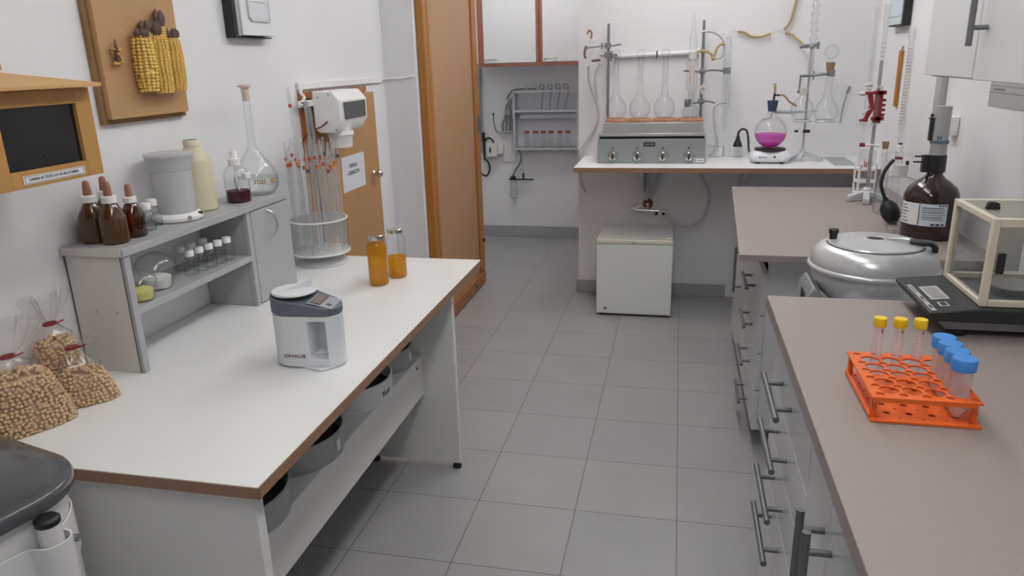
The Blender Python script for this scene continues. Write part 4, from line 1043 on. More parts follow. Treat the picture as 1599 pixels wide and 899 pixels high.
# adapter funnel and hoses at the first rod
O = (-.52, 4.39, 1.45)
T = thing('glass_adapter', 'glass adapter with brown rubber hook on the clamp near the doorway', 'adapter', O)
b = B(); lathe(b, [(.004, 0), (.006, .02), (.018, .035), (.016, .065), (.006, .085), (.005, .11)], 20, c=(-.505, 4.385, 1.42)); tube(b, [(-.50, 4.385, 1.52), (-.47, 4.385, 1.51), (-.44, 4.39, 1.495)], .008, 10); tube(b, [(-.505, 4.385, 1.47), (-.503, 4.385, 1.41), (-.508, 4.385, 1.38)], .004, 8); obj('glass_body', b, 'glass_clear', T, off=O)
b = B(); tube(b, [(-.500, 4.385, 1.535), (-.495, 4.385, 1.565), (-.505, 4.385, 1.582), (-.517, 4.385, 1.572), (-.519, 4.385, 1.56)], .0055, 8); obj('rubber_hook', b, 'rubber_brown', T, off=O)
b = B(); tube(b, [(-.525, 4.38, 1.50), (-.535, 4.38, 1.46), (-.528, 4.38, 1.43)], .006, 8); cyl(b, (-.495, 4.385, 1.417), (-.445, 4.385, 1.421), .0065); obj('dark_sleeve', b, 'husk_dark', T, off=O)
b = B(); tube(b, [(-.515, 4.40, 1.39), (-.51, 4.42, 1.30), (-.475, 4.43, 1.20), (-.46, 4.44, 1.14), (-.462, 4.44, 1.08), (-.50, 4.44, 1.0), (-.555, 4.43, .92), (-.57, 4.42, .84), (-.568, 4.42, .78), (-.55, 4.42, .70), (-.53, 4.43, .655)], .0075, 8)
t = obj('clear_hose', b, 'silicone_tube'); tag(t, 'pale hose hanging from the glass adapter down past the shelf end', 'hose')
b = B(); tube(b, [(-.445, 4.40, 1.40), (-.475, 4.41, 1.34), (-.472, 4.42, 1.26), (-.462, 4.43, 1.20)], .007, 8)
t = obj('short_hose', b, 'silicone_tube'); tag(t, 'short pale hose joining the lower clamp to the longer hose', 'hose')
b = B(); tube(b, [(.105, 4.39, 1.553), (.16, 4.39, 1.552), (.215, 4.39, 1.52), (.232, 4.39, 1.465), (.22, 4.39, 1.42), (.18, 4.39, 1.41)], .0065, 8)
t = obj('white_tube', b, 'silicone_tube'); tag(t, 'curved whitish tube looping beside the second support rod', 'tube')
b = B(); tube(b, [(.085, 4.38, 1.45), (.13, 4.38, 1.452), (.165, 4.38, 1.435), (.176, 4.38, 1.408), (.185, 4.38, 1.44), (.20, 4.38, 1.475), (.228, 4.38, 1.49)], .0065, 8); sphere(b, (.176, 4.38, 1.412), .012, 2)
t = obj('rubber_tube', b, 'rubber_tan'); tag(t, 'tan rubber tube bent in a V beside the second support rod', 'tube')
b = B(); tube(b, [(.262, 4.42, 1.173), (.225, 4.42, 1.170), (.198, 4.42, 1.14), (.205, 4.42, 1.05), (.222, 4.42, .97), (.205, 4.42, .90), (.185, 4.43, .872)], .0075, 8)
t = obj('grey_hose', b, 'silicone_tube'); tag(t, 'pale grey hose curving down to the shelf beside the heater', 'hose')
# tan tubes on the wall
yt = YB - .02
for lab, pts in (('sagging tan rubber tube on the wall beside the condenser', [(.305, yt, 1.552), (.34, yt, 1.545), (.38, yt, 1.522), (.43, yt, 1.52), (.48, yt, 1.535)]),
                 ('tan rubber tube curving up the wall out of view', [(.547, yt, 1.555), (.575, yt, 1.59), (.59, yt, 1.65), (.605, yt, 1.75), (.615, yt, 1.86)]),
                 ('tan rubber tube sloping down to the top clamp of the stand', [(.555, yt, 1.535), (.59, yt - .01, 1.525), (.63, yt - .06, 1.485), (.655, yt - .12, 1.455)])):
    b = B(); tube(b, pts, .0065, 8); t = obj('rubber_tube', b, 'rubber_tan'); tag(t, lab, 'tube')
b = B(); tube(b, [(.20, yt, 1.50), (.24, yt, 1.545), (.305, yt, 1.553)], .004, 8); t = obj('glass_tube', b, 'glass_clear'); tag(t, 'thin glass tube leading to the sagging tan tube on the wall', 'tube')
b = B(); tube(b, [(.48, yt, 1.535), (.515, yt, 1.545), (.555, yt, 1.537)], .004, 8); tube(b, [(.515, yt, 1.545), (.547, yt, 1.555)], .004, 8); t = obj('glass_connector', b, 'glass_clear'); tag(t, 'small Y shaped glass connector between the tan wall tubes', 'connector')

# sockets on the shelf wall and stirrer
for x, lab in ((.225, 'white wall socket with cream plug next to the heater'), (.335, 'white wall socket feeding the stirrer cord')):
    T = thing('wall_socket', lab, 'socket', (x, YB - .0005, .845))
    b = B(); box(b, -.033, .033, -.05, 0, FZ_ - .845 + .001, .085 if x > .3 else .075); obj('socket_box', b, 'white_plastic', T, bevel=.004)
    b = B(); cyl(b, (0, -.053, .055), (0, -.0505, .055), .018, n=20); obj('socket_face', b, 'label_white', T)
b = B(); box(b, .19, .265, YB - .05, YB - .005, .9215, .935); t = obj('cream_plug', b, 'fridge_ivory', bevel=.003); tag(t, 'flat cream plug lying on top of the socket by the heater', 'plug')
O = (.49, 4.215, FZ_)
T = thing('magnetic_stirrer', 'white magnetic stirrer with round black plate under the pink flask', 'stirrer', O)
b = B()
o1 = rrect(-.105, .105, -.075, .075, .04, 6)
RR = [[b.verts.new((x * k, y * k, z)) for x, y in o1] for k, z in ((.78, .008), (.90, .014), (1.0, .028), (1.0, .040), (.93, .056), (.80, .064), (.76, .066))]
for r0, r1 in zip(RR, RR[1:]):
    for i in range(len(o1)): b.faces.new([r0[i], r0[(i + 1) % len(o1)], r1[(i + 1) % len(o1)], r1[i]])
b.faces.new(RR[0][::-1]); b.faces.new(RR[-1]); cs = obj('housing', b, 'stirrer_white', T, angle=60)
b = B(); lathe(b, [(0, .0665), (.078, .0665), (.080, .069), (.080, .076), (.078, .0775), (0, .0775)], 48); obj('plate', b, 'charcoal', T)
for x in (-.06, .06):
    for y in (-.04, .04):
        b = B(); cyl(b, (x, y, 0), (x, y, .0082), .010); obj('foot', b, 'black_rubber', T)
b = B(); lathe(b, [(0, 0), (.017, 0), (.016, .012), (0, .013)], 24, mtx=Matrix.Translation((.055, -.0745, .036)) @ Matrix.Rotation(pi / 2, 4, 'X')); obj('speed_knob', b, 'white_plastic', T)
b = B(); cyl(b, (.018, -.077, .038), (.018, -.0725, .038), .0055); obj('button', b, 'black_plastic', T)
b = B()
for i, w in enumerate((.007, .005, .006, .004, .006)): box(b, -.062 + i * .0085, -.062 + i * .0085 + w, -.0762, -.0752, .033, .040)
obj('lettering', b, 'grey_print', T)
# power cord
b = B(); lathe(b, [(0, 0), (.026, 0), (.024, .012), (.012, .04), (.010, .055), (.006, .062)], 16, c=(.335, 4.40, .9305)); tube(b, [(.335, 4.40, .99), (.337, 4.40, 1.01), (.355, 4.40, 1.027), (.378, 4.39, 1.02), (.388, 4.37, .98), (.390, 4.33, .93), (.392, 4.30, .915), (.401, 4.27, .91)], .006, 8)
box(b, .397, .415, 4.262, 4.285, .898, .922)
obj('power_cord', b, 'black_rubber', T, off=O)
# pink flask on the stirrer
T = thing('round_flask', 'round flask half full of bright pink liquid on the black stirrer plate', 'flask', (.487, 4.215, FZ_ + .0777))
Rk = .082
prof = [(0, .001), (.012, .0012)] + [(Rk * sin(a), Rk - Rk * cos(a)) for a in [pi * q / 20 for q in range(2, 17)]] + [(.026, Rk * 1.95), (.022, Rk * 2.06), (.022, Rk * 2.06 + .045), (.025, Rk * 2.06 + .048)]
b = B(); lathe(b, prof, 44); obj('flask_glass', b, 'glass_clear', T)
R2 = Rk - .002
b = B(); lathe(b, [(0, .0030)] + [(R2 * sin(a), Rk - R2 * cos(a)) for a in [pi * q / 20 for q in range(2, 10)]] + [(R2 * .995, Rk * .90), (0, Rk * .90)], 40); obj('liquid', b, 'pink_liquid', T)
b = B(); lathe(b, [(0, 0), (.0205, 0), (.028, .052), (.028, .056), (0, .056)], 28, c=(0, 0, .192)); obj('rubber_stopper', b, 'navy_rubber', T)
b = B(); cyl(b, (.004, 0, .2485), (.006, 0, .285), .0055); cyl(b, (.004, 0, .275), (.032, 0, .275), .0045); obj('tap_tube', b, 'black_plastic', T)
b = B(); tube(b, [(.006, 0, .286), (.007, 0, .31), (.003, 0, .335)], .006, 8); tube(b, [(.032, 0, .276), (.055, 0, .272), (.085, .01, .24), (.11, .03, .225), (.125, .04, .215)], .005, 8); obj('tan_tubing', b, 'rubber_tan', T)

# retort stand with round flasks
O = (.672, 4.305, FZ_)
T = thing('retort_stand', 'tripod retort stand with clamps holding two clear flasks on the shelf', 'retort stand', O)
b = B()
for a, L in ((200, .070), (248, .075), (338, .105)):
    d = Vector((cos(radians(a)), sin(radians(a)), 0)); n_ = Vector((-d.y, d.x, 0))
    v = []
    for t, wd, z0, z1 in ((0, .012, .026, .05), (.45, .011, .014, .034), (.82, .012, .004, .022), (1, .013, .0, .022)):
        v.append([b.verts.new(d * L * t + n_ * wd * s + Vector((0, 0, z))) for s, z in ((-1, z0), (1, z0), (1, z1), (-1, z1))])
    for q, r_ in zip(v, v[1:]):
        for i in range(4): b.faces.new([q[i], q[(i + 1) % 4], r_[(i + 1) % 4], r_[i]])
    b.faces.new(v[0][::-1]); b.faces.new(v[-1])
lathe(b, [(0, .02), (.017, .02), (.017, .05), (.012, .062), (0, .062)], 20)
obj('tripod_base', b, 'alu_paint', T)
b = B(); cyl(b, (0, 0, .06), (0, 0, .60), .006); obj('rod', b, 'steel', T)
b = B(); tube(b, [(-.175, -.02, .268), (-.11, -.02, .262), (-.06, -.01, .262), (-.015, -.008, .262)], .009, 8); tube(b, [(-.165, -.02, .256), (-.05, -.02, .252)], .004, 6)
tube(b, [(-.175, -.02, .27), (-.18, -.02, .24), (-.195, -.02, .225), (-.225, -.03, .225)], .005, 8); obj('side_clamp', b, 'alu_paint', T)
b = B(); tube(b, [(-.05, -.02, .445), (.0, -.015, .447), (.05, -.03, .452), (.095, -.03, .454)], .0075, 8); box(b, .088, .118, -.05, -.01, .44, .474); cyl(b, (-.048, -.02, .37), (-.046, -.02, .45), .005); sphere(b, (-.048, -.02, .366), .011, 2); cyl(b, (.018, -.018, .425), (.018, -.018, .47), .004); obj('upper_clamp', b, 'steel_dark', T, bevel=.001)
b = B(); tube(b, [(-.06, .0, .592), (-.03, 0, .598), (0, 0, .596), (.03, 0, .604)], .009, 8); cyl(b, (.03, -.0, .58), (.032, 0, .615), .007); sphere(b, (0, 0, .595), .016, 2); obj('top_clamp', b, 'steel_dark', T)
b = B(); tube(b, [(-.09, -.01, .268), (0, -.01, .262), (.06, -.01, .264)], .004, 6)
lathe(b, [(.038, 0), (.046, .0), (.048, .006), (.044, .012), (.038, .012), (.036, .006), (.038, 0)], 32, c=(-.02, -.03, .208)); lathe(b, [(.044, 0), (.052, .0), (.054, .006), (.050, .012), (.044, .012), (.042, .006), (.044, 0)], 32, c=(.095, -.03, .206)); obj('ring_support', b, 'alu_paint', T)
b = B(); cyl(b, (-.055, -.02, .158), (-.035, -.02, .158), .006); cyl(b, (-.01, -.015, .157), (.025, -.015, .157), .009); obj('thumb_screw', b, 'black_plastic', T)
T = thing('round_flask', 'clear stoppered flask held on the ring nearest the stand rod', 'flask', (.645, 4.27, FZ_ + .221))
b = B(); lathe(b, [(0, 0), (.032, .0), (.050, .018), (.058, .045), (.054, .075), (.036, .103), (.022, .118), (.018, .132), (.018, .16), (.021, .163)], 36); lathe(b, [(.013, .14), (.0165, .165), (.012, .175), (.012, .21)], 20); obj('flask_glass', b, 'glass_clear', T)
b = B(); lathe(b, [(.0185, .128), (.0190, .128), (.0215, .163), (.0185, .165)], 24); obj('ground_neck', b, 'ground_glass', T)
T = thing('conical_flask', 'clear flask with tall neck and cork resting on the outer ring of the stand', 'flask', (.767, 4.275, FZ_ + .219))
b = B(); lathe(b, [(0, 0), (.045, 0), (.056, .012), (.060, .04), (.050, .075), (.030, .105), (.020, .13), (.017, .16), (.016, .25), (.018, .255)], 36); obj('flask_glass', b, 'glass_clear', T)
b = B(); lathe(b, [(0, 0), (.017, 0), (.023, .048), (0, .048)], 24, c=(0, 0, .245)); obj('cork', b, 'cork', T)
b = B(); uvball(b, (0, 0, .345), .035); lathe(b, [(.008, .293), (.012, .312)], 16); obj('glass_bulb', b, 'glass_thin', T)
T = thing('bubble_column', 'tall beaded glass column rising above the retort stand out of view', 'glass column', (.672, 4.29, FZ_ + .46))
b = B(); pr = []
for i in range(64):
    z = i * .009; pr.append((.013 + .007 * (sin(i * 2 * pi / 4.5) * .5 + .5) * (1 if z > .13 else .3), z))
lathe(b, pr, 20); obj('column_glass', b, 'ribbed_tube', T)
b = B()
for i in range(7): lathe(b, [(.0, .19 + i * .055), (.006, .192 + i * .055), (0, .196 + i * .055)], 10)
obj('packing_ring', b, 'steel_dark', T)
b = B(); box(b, .80, .91, 4.08, 4.42, FZ_, FZ_ + .004); t = obj('glass_plate', b, 'acrylic', bevel=.001); tag(t, 'flat clear plate lying on the wall shelf beside the tripod', 'plate')
b = B(); tube(b, [(.885, YB - .01, 1.05), (.893, YB - .01, 1.14), (.905, YB - .01, 1.21)], .0025, 6); cyl(b, (.905, YB - .01, 1.208), (.917, YB - .01, 1.245), .0062)
t = obj('thin_probe', b, 'steel_dark'); tag(t, 'thin grey probe with dark tip hanging on the back wall by the corner', 'probe')

# tap under the shelf with hoses
O = (-.17, 4.48, .57)
T = thing('water_tap', 'chrome wall tap with brown red valve under the wall shelf', 'tap', O)
b = B(); lathe(b, [(0, 0), (.03, 0), (.031, .01), (.025, .03), (.02, .05), (0, .05)], 20, mtx=Matrix.Translation((-.16, YB - .002, .578)) @ Matrix.Rotation(pi / 2, 4, 'X')); obj('valve_body', b, 'maroon', T, off=O)
b = B(); box(b, -.168, -.154, YB - .056, YB - .053, .572, .588); obj('valve_label', b, 'label_white', T, off=O)
b = B(); cyl(b, (-.235, 4.43, .552), (-.09, 4.43, .546), .0095); cyl(b, (-.16, 4.44, .55), (-.16, 4.455, .575), .01); lathe(b, [(.0, 0), (.012, .0), (.013, .02), (.010, .024), (0, .024)], 12, mtx=Matrix.Translation((-.07, 4.43, .546)) @ Matrix.Rotation(pi / 2, 4, 'Y')); tube(b, [(-.255, 4.43, .562), (-.225, 4.43, .59), (-.205, 4.43, .602), (-.197, 4.43, .588), (-.21, 4.43, .57), (-.235, 4.43, .555)], .005, 8); tube(b, [(-.27, 4.43, .556), (-.23, 4.43, .558)], lambda t: .003 + .007 * t, 10, smooth=False); obj('tap_pipe', b, 'chrome', T, off=O)
b = B(); lathe(b, [(0, 0), (.006, .0), (.010, .008), (.008, .02), (0, .022)], 12, c=(-.105, 4.425, .522)); lathe(b, [(0, 0), (.006, .0), (.009, .008), (.007, .018), (0, .02)], 12, c=(-.065, 4.425, .522)); obj('lever', b, 'black_plastic', T, off=O)
for lab, pts in (('straight pale hose dropping from the shelf to the tap', [(-.17, 4.46, FZ - .027), (-.168, 4.46, .72), (-.168, 4.465, .64), (-.166, 4.47, .605)]),
                 ('second pale hose curving from the shelf to the tap', [(-.10, 4.46, FZ - .027), (-.10, 4.46, .76), (-.115, 4.465, .68), (-.148, 4.48, .615)]),
                 ('long pale hose looping beside the small fridge from shelf to tap', [(.10, 4.44, FZ - .027), (.14, 4.43, .76), (.185, 4.43, .68), (.195, 4.43, .60), (.16, 4.42, .51), (.09, 4.42, .462), (.03, 4.42, .475), (-.03, 4.425, .525), (-.058, 4.428, .545)])):
    b = B(); tube(b, pts, .0085, 10); t = obj('water_hose', b, 'silicone_tube'); tag(t, lab, 'hose')

# small fridge
O = (-.212, 4.28, 0)
T = thing('mini_fridge', 'small white fridge standing on the floor under the wall shelf', 'fridge', O)
fx0, fx1, fy0, fy1 = -.424, .0, 4.092, 4.47
b = B(); box(b, fx0 + .002, fx1 - .002, fy0, fy1, .016, .452); obj('cabinet', b, 'fridge_white', T, off=O, bevel=.004)
b = B(); box(b, fx0, fx1, fy0 - .036, fy0 - .001, .014, .428); d = obj('door', b, 'fridge_white', T, off=O, bevel=.004)
b = B(); box(b, fx0, fx1, fy0 - .039, fy0 - .001, .4285, .455)
obj('door_top_trim', b, 'fridge_ivory', d, off=O, bevel=.006, seg=3)
b = B(); lathe(b, [(0, 0), (.020, 0), (.020, .009), (.016, .012), (0, .012)], 20, c=(fx1 - .022, fy0 - .016, .4555)); obj('hinge_cap', b, 'fridge_ivory', T, off=O)
b = B(); lathe(b, [(0, 0), (.009, 0), (.008, .005), (.004, .006), (0, .006)], 16, mtx=Matrix.Translation((fx0 + .052, fy0 - .0362, .046)) @ Matrix.Rotation(pi / 2, 4, 'X')); obj('door_lock', b, 'steel_dark', d, off=O)
b = B(); cyl(b, (-.222, fy0 - .0402, .437), (-.222, fy0 - .0388, .437), .004); box(b, -.216, -.204, fy0 - .0402, fy0 - .0392, .434, .440); obj('badge', b, 'steel_dark', d, off=O)
for x in (fx0 + .03, fx1 - .03):
    for y in (fy0 + .01, fy1 - .03):
        b = B(); cyl(b, (x, y, .0005), (x, y, .0165), .015); obj('foot', b, 'black_rubber', T, off=O)
# ------------------------------------------------------------------ right hand benches
def bar_handle(parent, off, xf, p, q, out=.034, r=.0062, inset=.18, vertical=False):
    """bar handle standing off a front that faces -X; p,q = (y,z) ends"""
    b = B(); xb = xf - out
    cyl(b, (xb, p[0], p[1]), (xb, q[0], q[1]), r, n=14)
    for t in (inset, 1 - inset):
        y, z = p[0] + (q[0] - p[0]) * t, p[1] + (q[1] - p[1]) * t
        cyl(b, (xf - .0002, y, z), (xb, y, z), r * .82, n=12)
    return obj('bar_handle', b, 'bar_grey', parent, off=off)
# far worktop
FT = .80
O = (.6, 3.1, FT)
b = B(); prism(b, [(.2145, 2.455), (XR - .002, 2.455), (XR - .002, 3.812), (.2755, 3.812)], FT - .022, FT); bmesh.ops.translate(b, verts=b.verts, vec=-Vector(O))
t = obj('worktop', b, 'worktop', loc=O, bevel=.001); tag(t, 'pinkish grey worktop of the farther bench, carrying the burette stand', 'worktop')
XF = .310
# drawer unit
O = (.65, 2.9, .09)
T = thing('drawer_cabinet', 'white four-drawer base cabinet of the farther bench', 'cabinet', O)
y0, y1 = 2.60, 3.16
b = B(); box(b, XF + .019, XR - .004, y0 + .004, y0 + .02, .088, FT - .0225); box(b, XF + .019, XR - .004, y1 - .018, y1 - .002, .088, FT - .0225); box(b, XF + .019, XR - .004, y0 + .0205, y1 - .0185, .088, .105); box(b, XF + .03, XF + .045, y0 + .0205, y1 - .0185, .70, FT - .0225)
obj('carcass', b, 'cab_white', T, off=O)
b = B(); box(b, XF + .07, XR - .02, y0 + .03, y1 - .01, .0005, .0875); obj('plinth', b, 'dark_kick', T, off=O)
zs = [.086, .247, .393, .538, .70]
for a, c_, hz in zip(zs, zs[1:], (.122, .284, .438, .594)):
    d = bx('drawer_front', 'cab_front', T, XF, XF + .0185, y0, y1 - .002, a + .003, c_ - .001, off=O, bevel=.001)
    bar_handle(d, O, XF, (2.765, hz - .004), (2.965, hz + .002))
O = (.65, 3.45, .09)
T = thing('door_cabinet', 'white base cabinet with one tall handled door at the far bench end', 'cabinet', O)
y0, y1 = 3.162, 3.775
b = B(); box(b, XF + .019, XR - .004, y0, y0 + .016, .088, FT - .0225); box(b, XF + .019, XR - .004, y1 - .016, y1, .088, FT - .0225); box(b, XF + .019, XR - .004, y0 + .0165, y1 - .0165, .088, .105); box(b, XF + .03, XF + .045, y0 + .0165, y1 - .0165, .70, FT - .0225)
obj('carcass', b, 'cab_white', T, off=O)
b = B(); box(b, XF + .07, XR - .02, y0 + .005, y1 - .02, .0005, .0875); obj('plinth', b, 'dark_kick', T, off=O)
d = bx('door_front', 'cab_front', T, XF, XF + .0185, y0, y1, .089, .74, off=O, bevel=.001)
bar_handle(d, O, XF, (3.36, .60), (3.36, .39), out=.032, r=.0062, inset=.12)

# near worktop
NT = .90
O = (.6, .6, NT)
b = B(); box(b, .216 - O[0], XR - .002 - O[0], -.55 - O[1], 1.70 - O[1], -.03, 0)
t = obj('worktop', b, 'worktop', loc=O, bevel=.0015); tag(t, 'pinkish grey worktop of the nearer bench, carrying the orange tube rack', 'worktop')
XF = .236
O = (.6, 1.4, .1)
T = thing('drawer_cabinet', 'white four-drawer base cabinet of the nearer bench', 'cabinet', O)
y0, y1 = 1.16, 1.64
b = B(); box(b, XF + .019, XR - .004, y0, y0 + .016, .10, NT - .0305); box(b, XF + .019, XR - .004, y1 - .016, y1, .10, NT - .0305); box(b, XF + .019, XR - .004, y0 + .0165, y1 - .0165, .10, .116)
obj('carcass', b, 'cab_white', T, off=O)
b = B(); box(b, XF + .06, XR - .02, y0 + .01, y1 - .03, .0005, .0995); obj('plinth', b, 'dark_kick', T, off=O)
zs = [.10, .505, .605, .715, .866]
zs = [.385, .497, .605, .717, .866]
for a, c_, hz in zip(zs, zs[1:], (.450, .547, .660, .771)):
    d = bx('drawer_front', 'cab_front', T, XF, XF + .0185, y0 + .001, y1, a + .002, c_ - .001, off=O, bevel=.001)
    bar_handle(d, O, XF, (1.325, hz), (1.545, hz), inset=.22)
bx('lower_front', 'cab_front', T, XF, XF + .0185, y0 + .001, y1, .105, .384, off=O, bevel=.001)
for (y0, y1, hy, lab) in ((.985, 1.158, 1.012, 'narrow white one-door base cabinet beside the nearer drawers'), (.45, .983, .957, 'white base cabinet in the foreground with a tall handle beside its neighbour')):
    O = (.6, (y0 + y1) / 2, .1)
    T = thing('door_cabinet', lab, 'cabinet', O)
    b = B(); box(b, XF + .019, XR - .004, y0, y0 + .016, .10, NT - .0305); box(b, XF + .019, XR - .004, y1 - .016, y1, .10, NT - .0305); box(b, XF + .019, XR - .004, y0 + .0165, y1 - .0165, .10, .116)
    obj('carcass', b, 'cab_white', T, off=O)
    b = B(); box(b, XF + .06, XR - .02, y0 + .01, y1 - .01, .0005, .0995); obj('plinth', b, 'dark_kick', T, off=O)
    d = bx('door_front', 'cab_front', T, XF, XF + .0185, y0 + .0005, y1 - .0005, .105, .866, off=O, bevel=.001)
    bar_handle(d, O, XF, (hy, .785), (hy, .42), out=.036, r=.0064, inset=.09)

# upper cabinets on the right wall
XU = .65
for y0, y1, zb, lab, hy in ((1.925, 2.278, 1.3655, 'white wall cabinet above the amber bottle, farther of the pair', None), (1.20, 1.923, 1.3655, 'white wall cabinet with a tall grey handle, nearer of the pair', 1.875)):
    O = (.83, (y0 + y1) / 2, 1.37)
    T = thing('wall_cabinet', lab, 'cabinet', O)
    b = B(); box(b, XU + .0195, XR - .001, y0, y1, zb - .004, 2.1); obj('carcass', b, 'grey_board', T, off=O)
    d = bx('door_front', 'cab_white', T, XU, XU + .019, y0 + .001, y1 - .001, zb - (.003 if hy else 0), 2.1, off=O, bevel=.0015)
    if hy: bar_handle(d, O, XU, (hy, 1.436), (hy, 1.80), out=.034, r=.0068, inset=.105)

# round silver centrifuge on its stand between the benches
O = (.535, 2.105, 0)
T = thing('centrifuge', 'round silver centrifuge with black latch and knob between the two benches', 'centrifuge', O)
b = B(); lathe(b, [(.045, .765), (.10, .77), (.132, .80), (.150, .832), (.157, .855), (.157, .864), (.166, .866), (.168, .871), (.166, .876), (.161, .878), (.161, .887), (.157, .902), (.149, .916), (.137, .926), (.122, .931)], 72); lathe(b, [(0, .765), (.045, .765)], 72); obj('bowl', b, 'silver_paint', T, angle=50)
b = B(); lathe(b, [(.0, .927), (.113, .927), (.119, .930), (.121, .934), (.118, .9375), (.100, .9405), (.040, .9455), (.028, .9465), (.026, .9478), (.023, .9478), (.0215, .9468), (.021, .9455), (0, .9455)], 72); lid = obj('lid', b, 'silver_paint', T)
b = B(); lathe(b, [(0, .9457), (.0205, .9457), (.0205, .9461), (0, .9461)], 32, c=(0, 0, 0)); obj('lid_hole', b, 'black_print', lid)
b = B(); lathe(b, [(.0, 0), (.010, 0), (.010, .012), (.013, .020), (.0135, .027), (.011, .030), (0, .031)], 20, c=(-.104, .018, .937)); obj('lid_knob', b, 'black_plastic', T)
b = B(); prism(b, [(-.030, 0), (.022, -.0), (.040, -.012), (.040, -.028), (.028, -.028), (.022, -.012), (-.026, -.010)], -.016, .016, 'y')
bmesh.ops.transform(b, matrix=Matrix.Translation((.105, -.035, .951)) @ Matrix.Rotation(radians(-18), 4, 'Z'), verts=b.verts); obj('lid_latch', b, 'black_plastic', T, bevel=.003)
b = B(); tube(b, [(.03, -.008, .948), (.06, -.018, .951), (.078, -.024, .950)], .004, 8); obj('hinge_strip', b, 'silver_paint', T)
b = B(); prism(b, [(-.172, .63), (-.172, .80), (-.155, .825), (-.135, .80), (-.125, .7645), (.15, .7645), (.15, .63)], -.07, .09, 'y'); obj('base_housing', b, 'heater_grey', T, bevel=.006)
b = B(); box(b, -.1735, -.1722, -.03, .03, .755, .795); obj('vent', b, 'black_print', T)
O = (.56, 2.10, 0)
T = thing('machine_stand', 'low stand carrying the silver centrifuge between the two benches', 'stand', O)
bx('stand_top', 'laminate_grey', T, .36, .94, 1.90, 2.34, .605, .6295, off=O, bevel=.002)
for x in (.38, .90):
    for y in (1.92, 2.30):
        bx('leg', 'steel_dark', T, x, x + .025, y, y + .025, .0005, .6045, off=O)

# analytical balance
O = (.70, 1.585, NT + .0004)
T = thing('analytical_balance', 'black balance with cream framed glass draught shield on the nearer bench', 'balance', O)
Y0, Y1 = 1.478, 1.70
for q in ((.545, 1.50), (.545, 1.675), (.88, 1.50), (.88, 1.675)):
    b = B(); cyl(b, (q[0], q[1], NT + .0005), (q[0], q[1], NT + .013), .017, n=20); obj('foot', b, 'black_rubber', T, off=O)
b = B(); prism(b, [(.520, NT + .0135), (.93, NT + .0135), (.93, NT + .034), (.505, NT + .034)], Y0 + .004, Y1 - .004, 'y'); obj('lower_base', b, 'steel_dark', T, off=O, bevel=.002)
b = B(); prism(b, [(.492, NT + .0345), (.93, NT + .0345), (.93, NT + .062), (.572, NT + .062), (.484, NT + .053), (.482, NT + .046)], Y0 - .014, Y1, 'y'); up = obj('upper_base', b, 'charcoal', T, off=O, bevel=.003)
def pan_z(x): return NT + .053 + (x - .484) * (.009 / .088) + .0006
def pq(name, x0, x1, y0, y1, m, par, h=.0):
    q = B(); vs = [q.verts.new((x, y, pan_z(x) + h)) for x, y in ((x0, y0), (x1, y0), (x1, y1), (x0, y1))]; lo = [q.verts.new(v.co - Vector((0, 0, .0008))) for v in vs]
    q.faces.new(vs); q.faces.new(lo[::-1])
    for i in range(4): q.faces.new([lo[i], lo[(i + 1) % 4], vs[(i + 1) % 4], vs[i]])
    return obj(name, q, m, par, off=O)
k1 = pq('key_strip', .4885, .497, 1.530, 1.640, 'dispenser_grey', up, .0006); k2 = pq('key_strip', .4885, .497, 1.470, 1.526, 'dispenser_grey', up, .0006)
pq('key_print', .491, .4945, 1.538, 1.556, 'black_print', k1, .0012); pq('key_print', .491, .4945, 1.485, 1.503, 'black_print', k2, .0012); pq('key_print', .491, .4945, 1.585, 1.628, 'grey_print', k1, .0012)
lc = pq('display_frame', .506, .540, 1.535, 1.622, 'dispenser_grey', up, .0006); pq('display', .511, .534, 1.543, 1.612, 'display_grey', lc, .0012)
lg = pq('logo_tile', .510, .527, 1.492, 1.518, 'dispenser_grey', up, .0006); pq('logo_print', .5135, .5235, 1.496, 1.514, 'charcoal', lg, .0012)
# draught shield
gx0, gx1, gy0, gy1, gz0, gz1 = .573, .90, 1.481, 1.690, NT + .0625, NT + .232
b = B(); w_ = .013
for x in (gx0, gx1 - w_):
    for y in (gy0, gy1 - w_): box(b, x, x + w_, y, y + w_, gz0, gz1)
for y in (gy0, gy1 - w_):
    for z0, z1 in ((gz0, gz0 + .012), (gz1 - .016, gz1)): box(b, gx0 + w_ + .0002, gx1 - w_ - .0002, y + .0003, y + w_ - .0003, z0, z1)
for x in (gx0, gx1 - w_):
    for z0, z1 in ((gz0, gz0 + .010), (gz1 - .012, gz1)): box(b, x + .0003, x + w_ - .0003, gy0 + w_ + .0002, gy1 - w_ - .0002, z0, z1)
sh = obj('shield_frame', b, 'balance_cream', T, off=O, bevel=.0012)
b = B(); box(b, gx0 + .005, gx0 + .007, gy0 + w_, gy1 - w_, gz0 + .011, gz1 - .013); obj('front_glass', b, 'glass_pane', T, off=O)
b = B(); box(b, gx0 + w_, gx1 - w_, gy0 + .005, gy0 + .007, gz0 + .013, gz1 - .017); sg = obj('side_door_glass', b, 'glass_pane', T, off=O)
b = B(); box(b, gx0 + w_ + .002, gx0 + w_ + .016, gy0 - .006, gy0 - .0005, gz0 + .066, gz0 + .106); obj('door_grip', b, 'black_plastic', sg, off=O, bevel=.002)
b = B(); box(b, gx0 + w_, gx1 - w_, gy1 - .007, gy1 - .005, gz0 + .013, gz1 - .017); obj('rear_pane', b, 'glass_pane', T, off=O)
b = B(); box(b, .655, .712, gy1 - .0105, gy1 - .0075, gz0 + .018, gz1 - .02); obj('rear_card', b, 'balance_white', T, off=O)
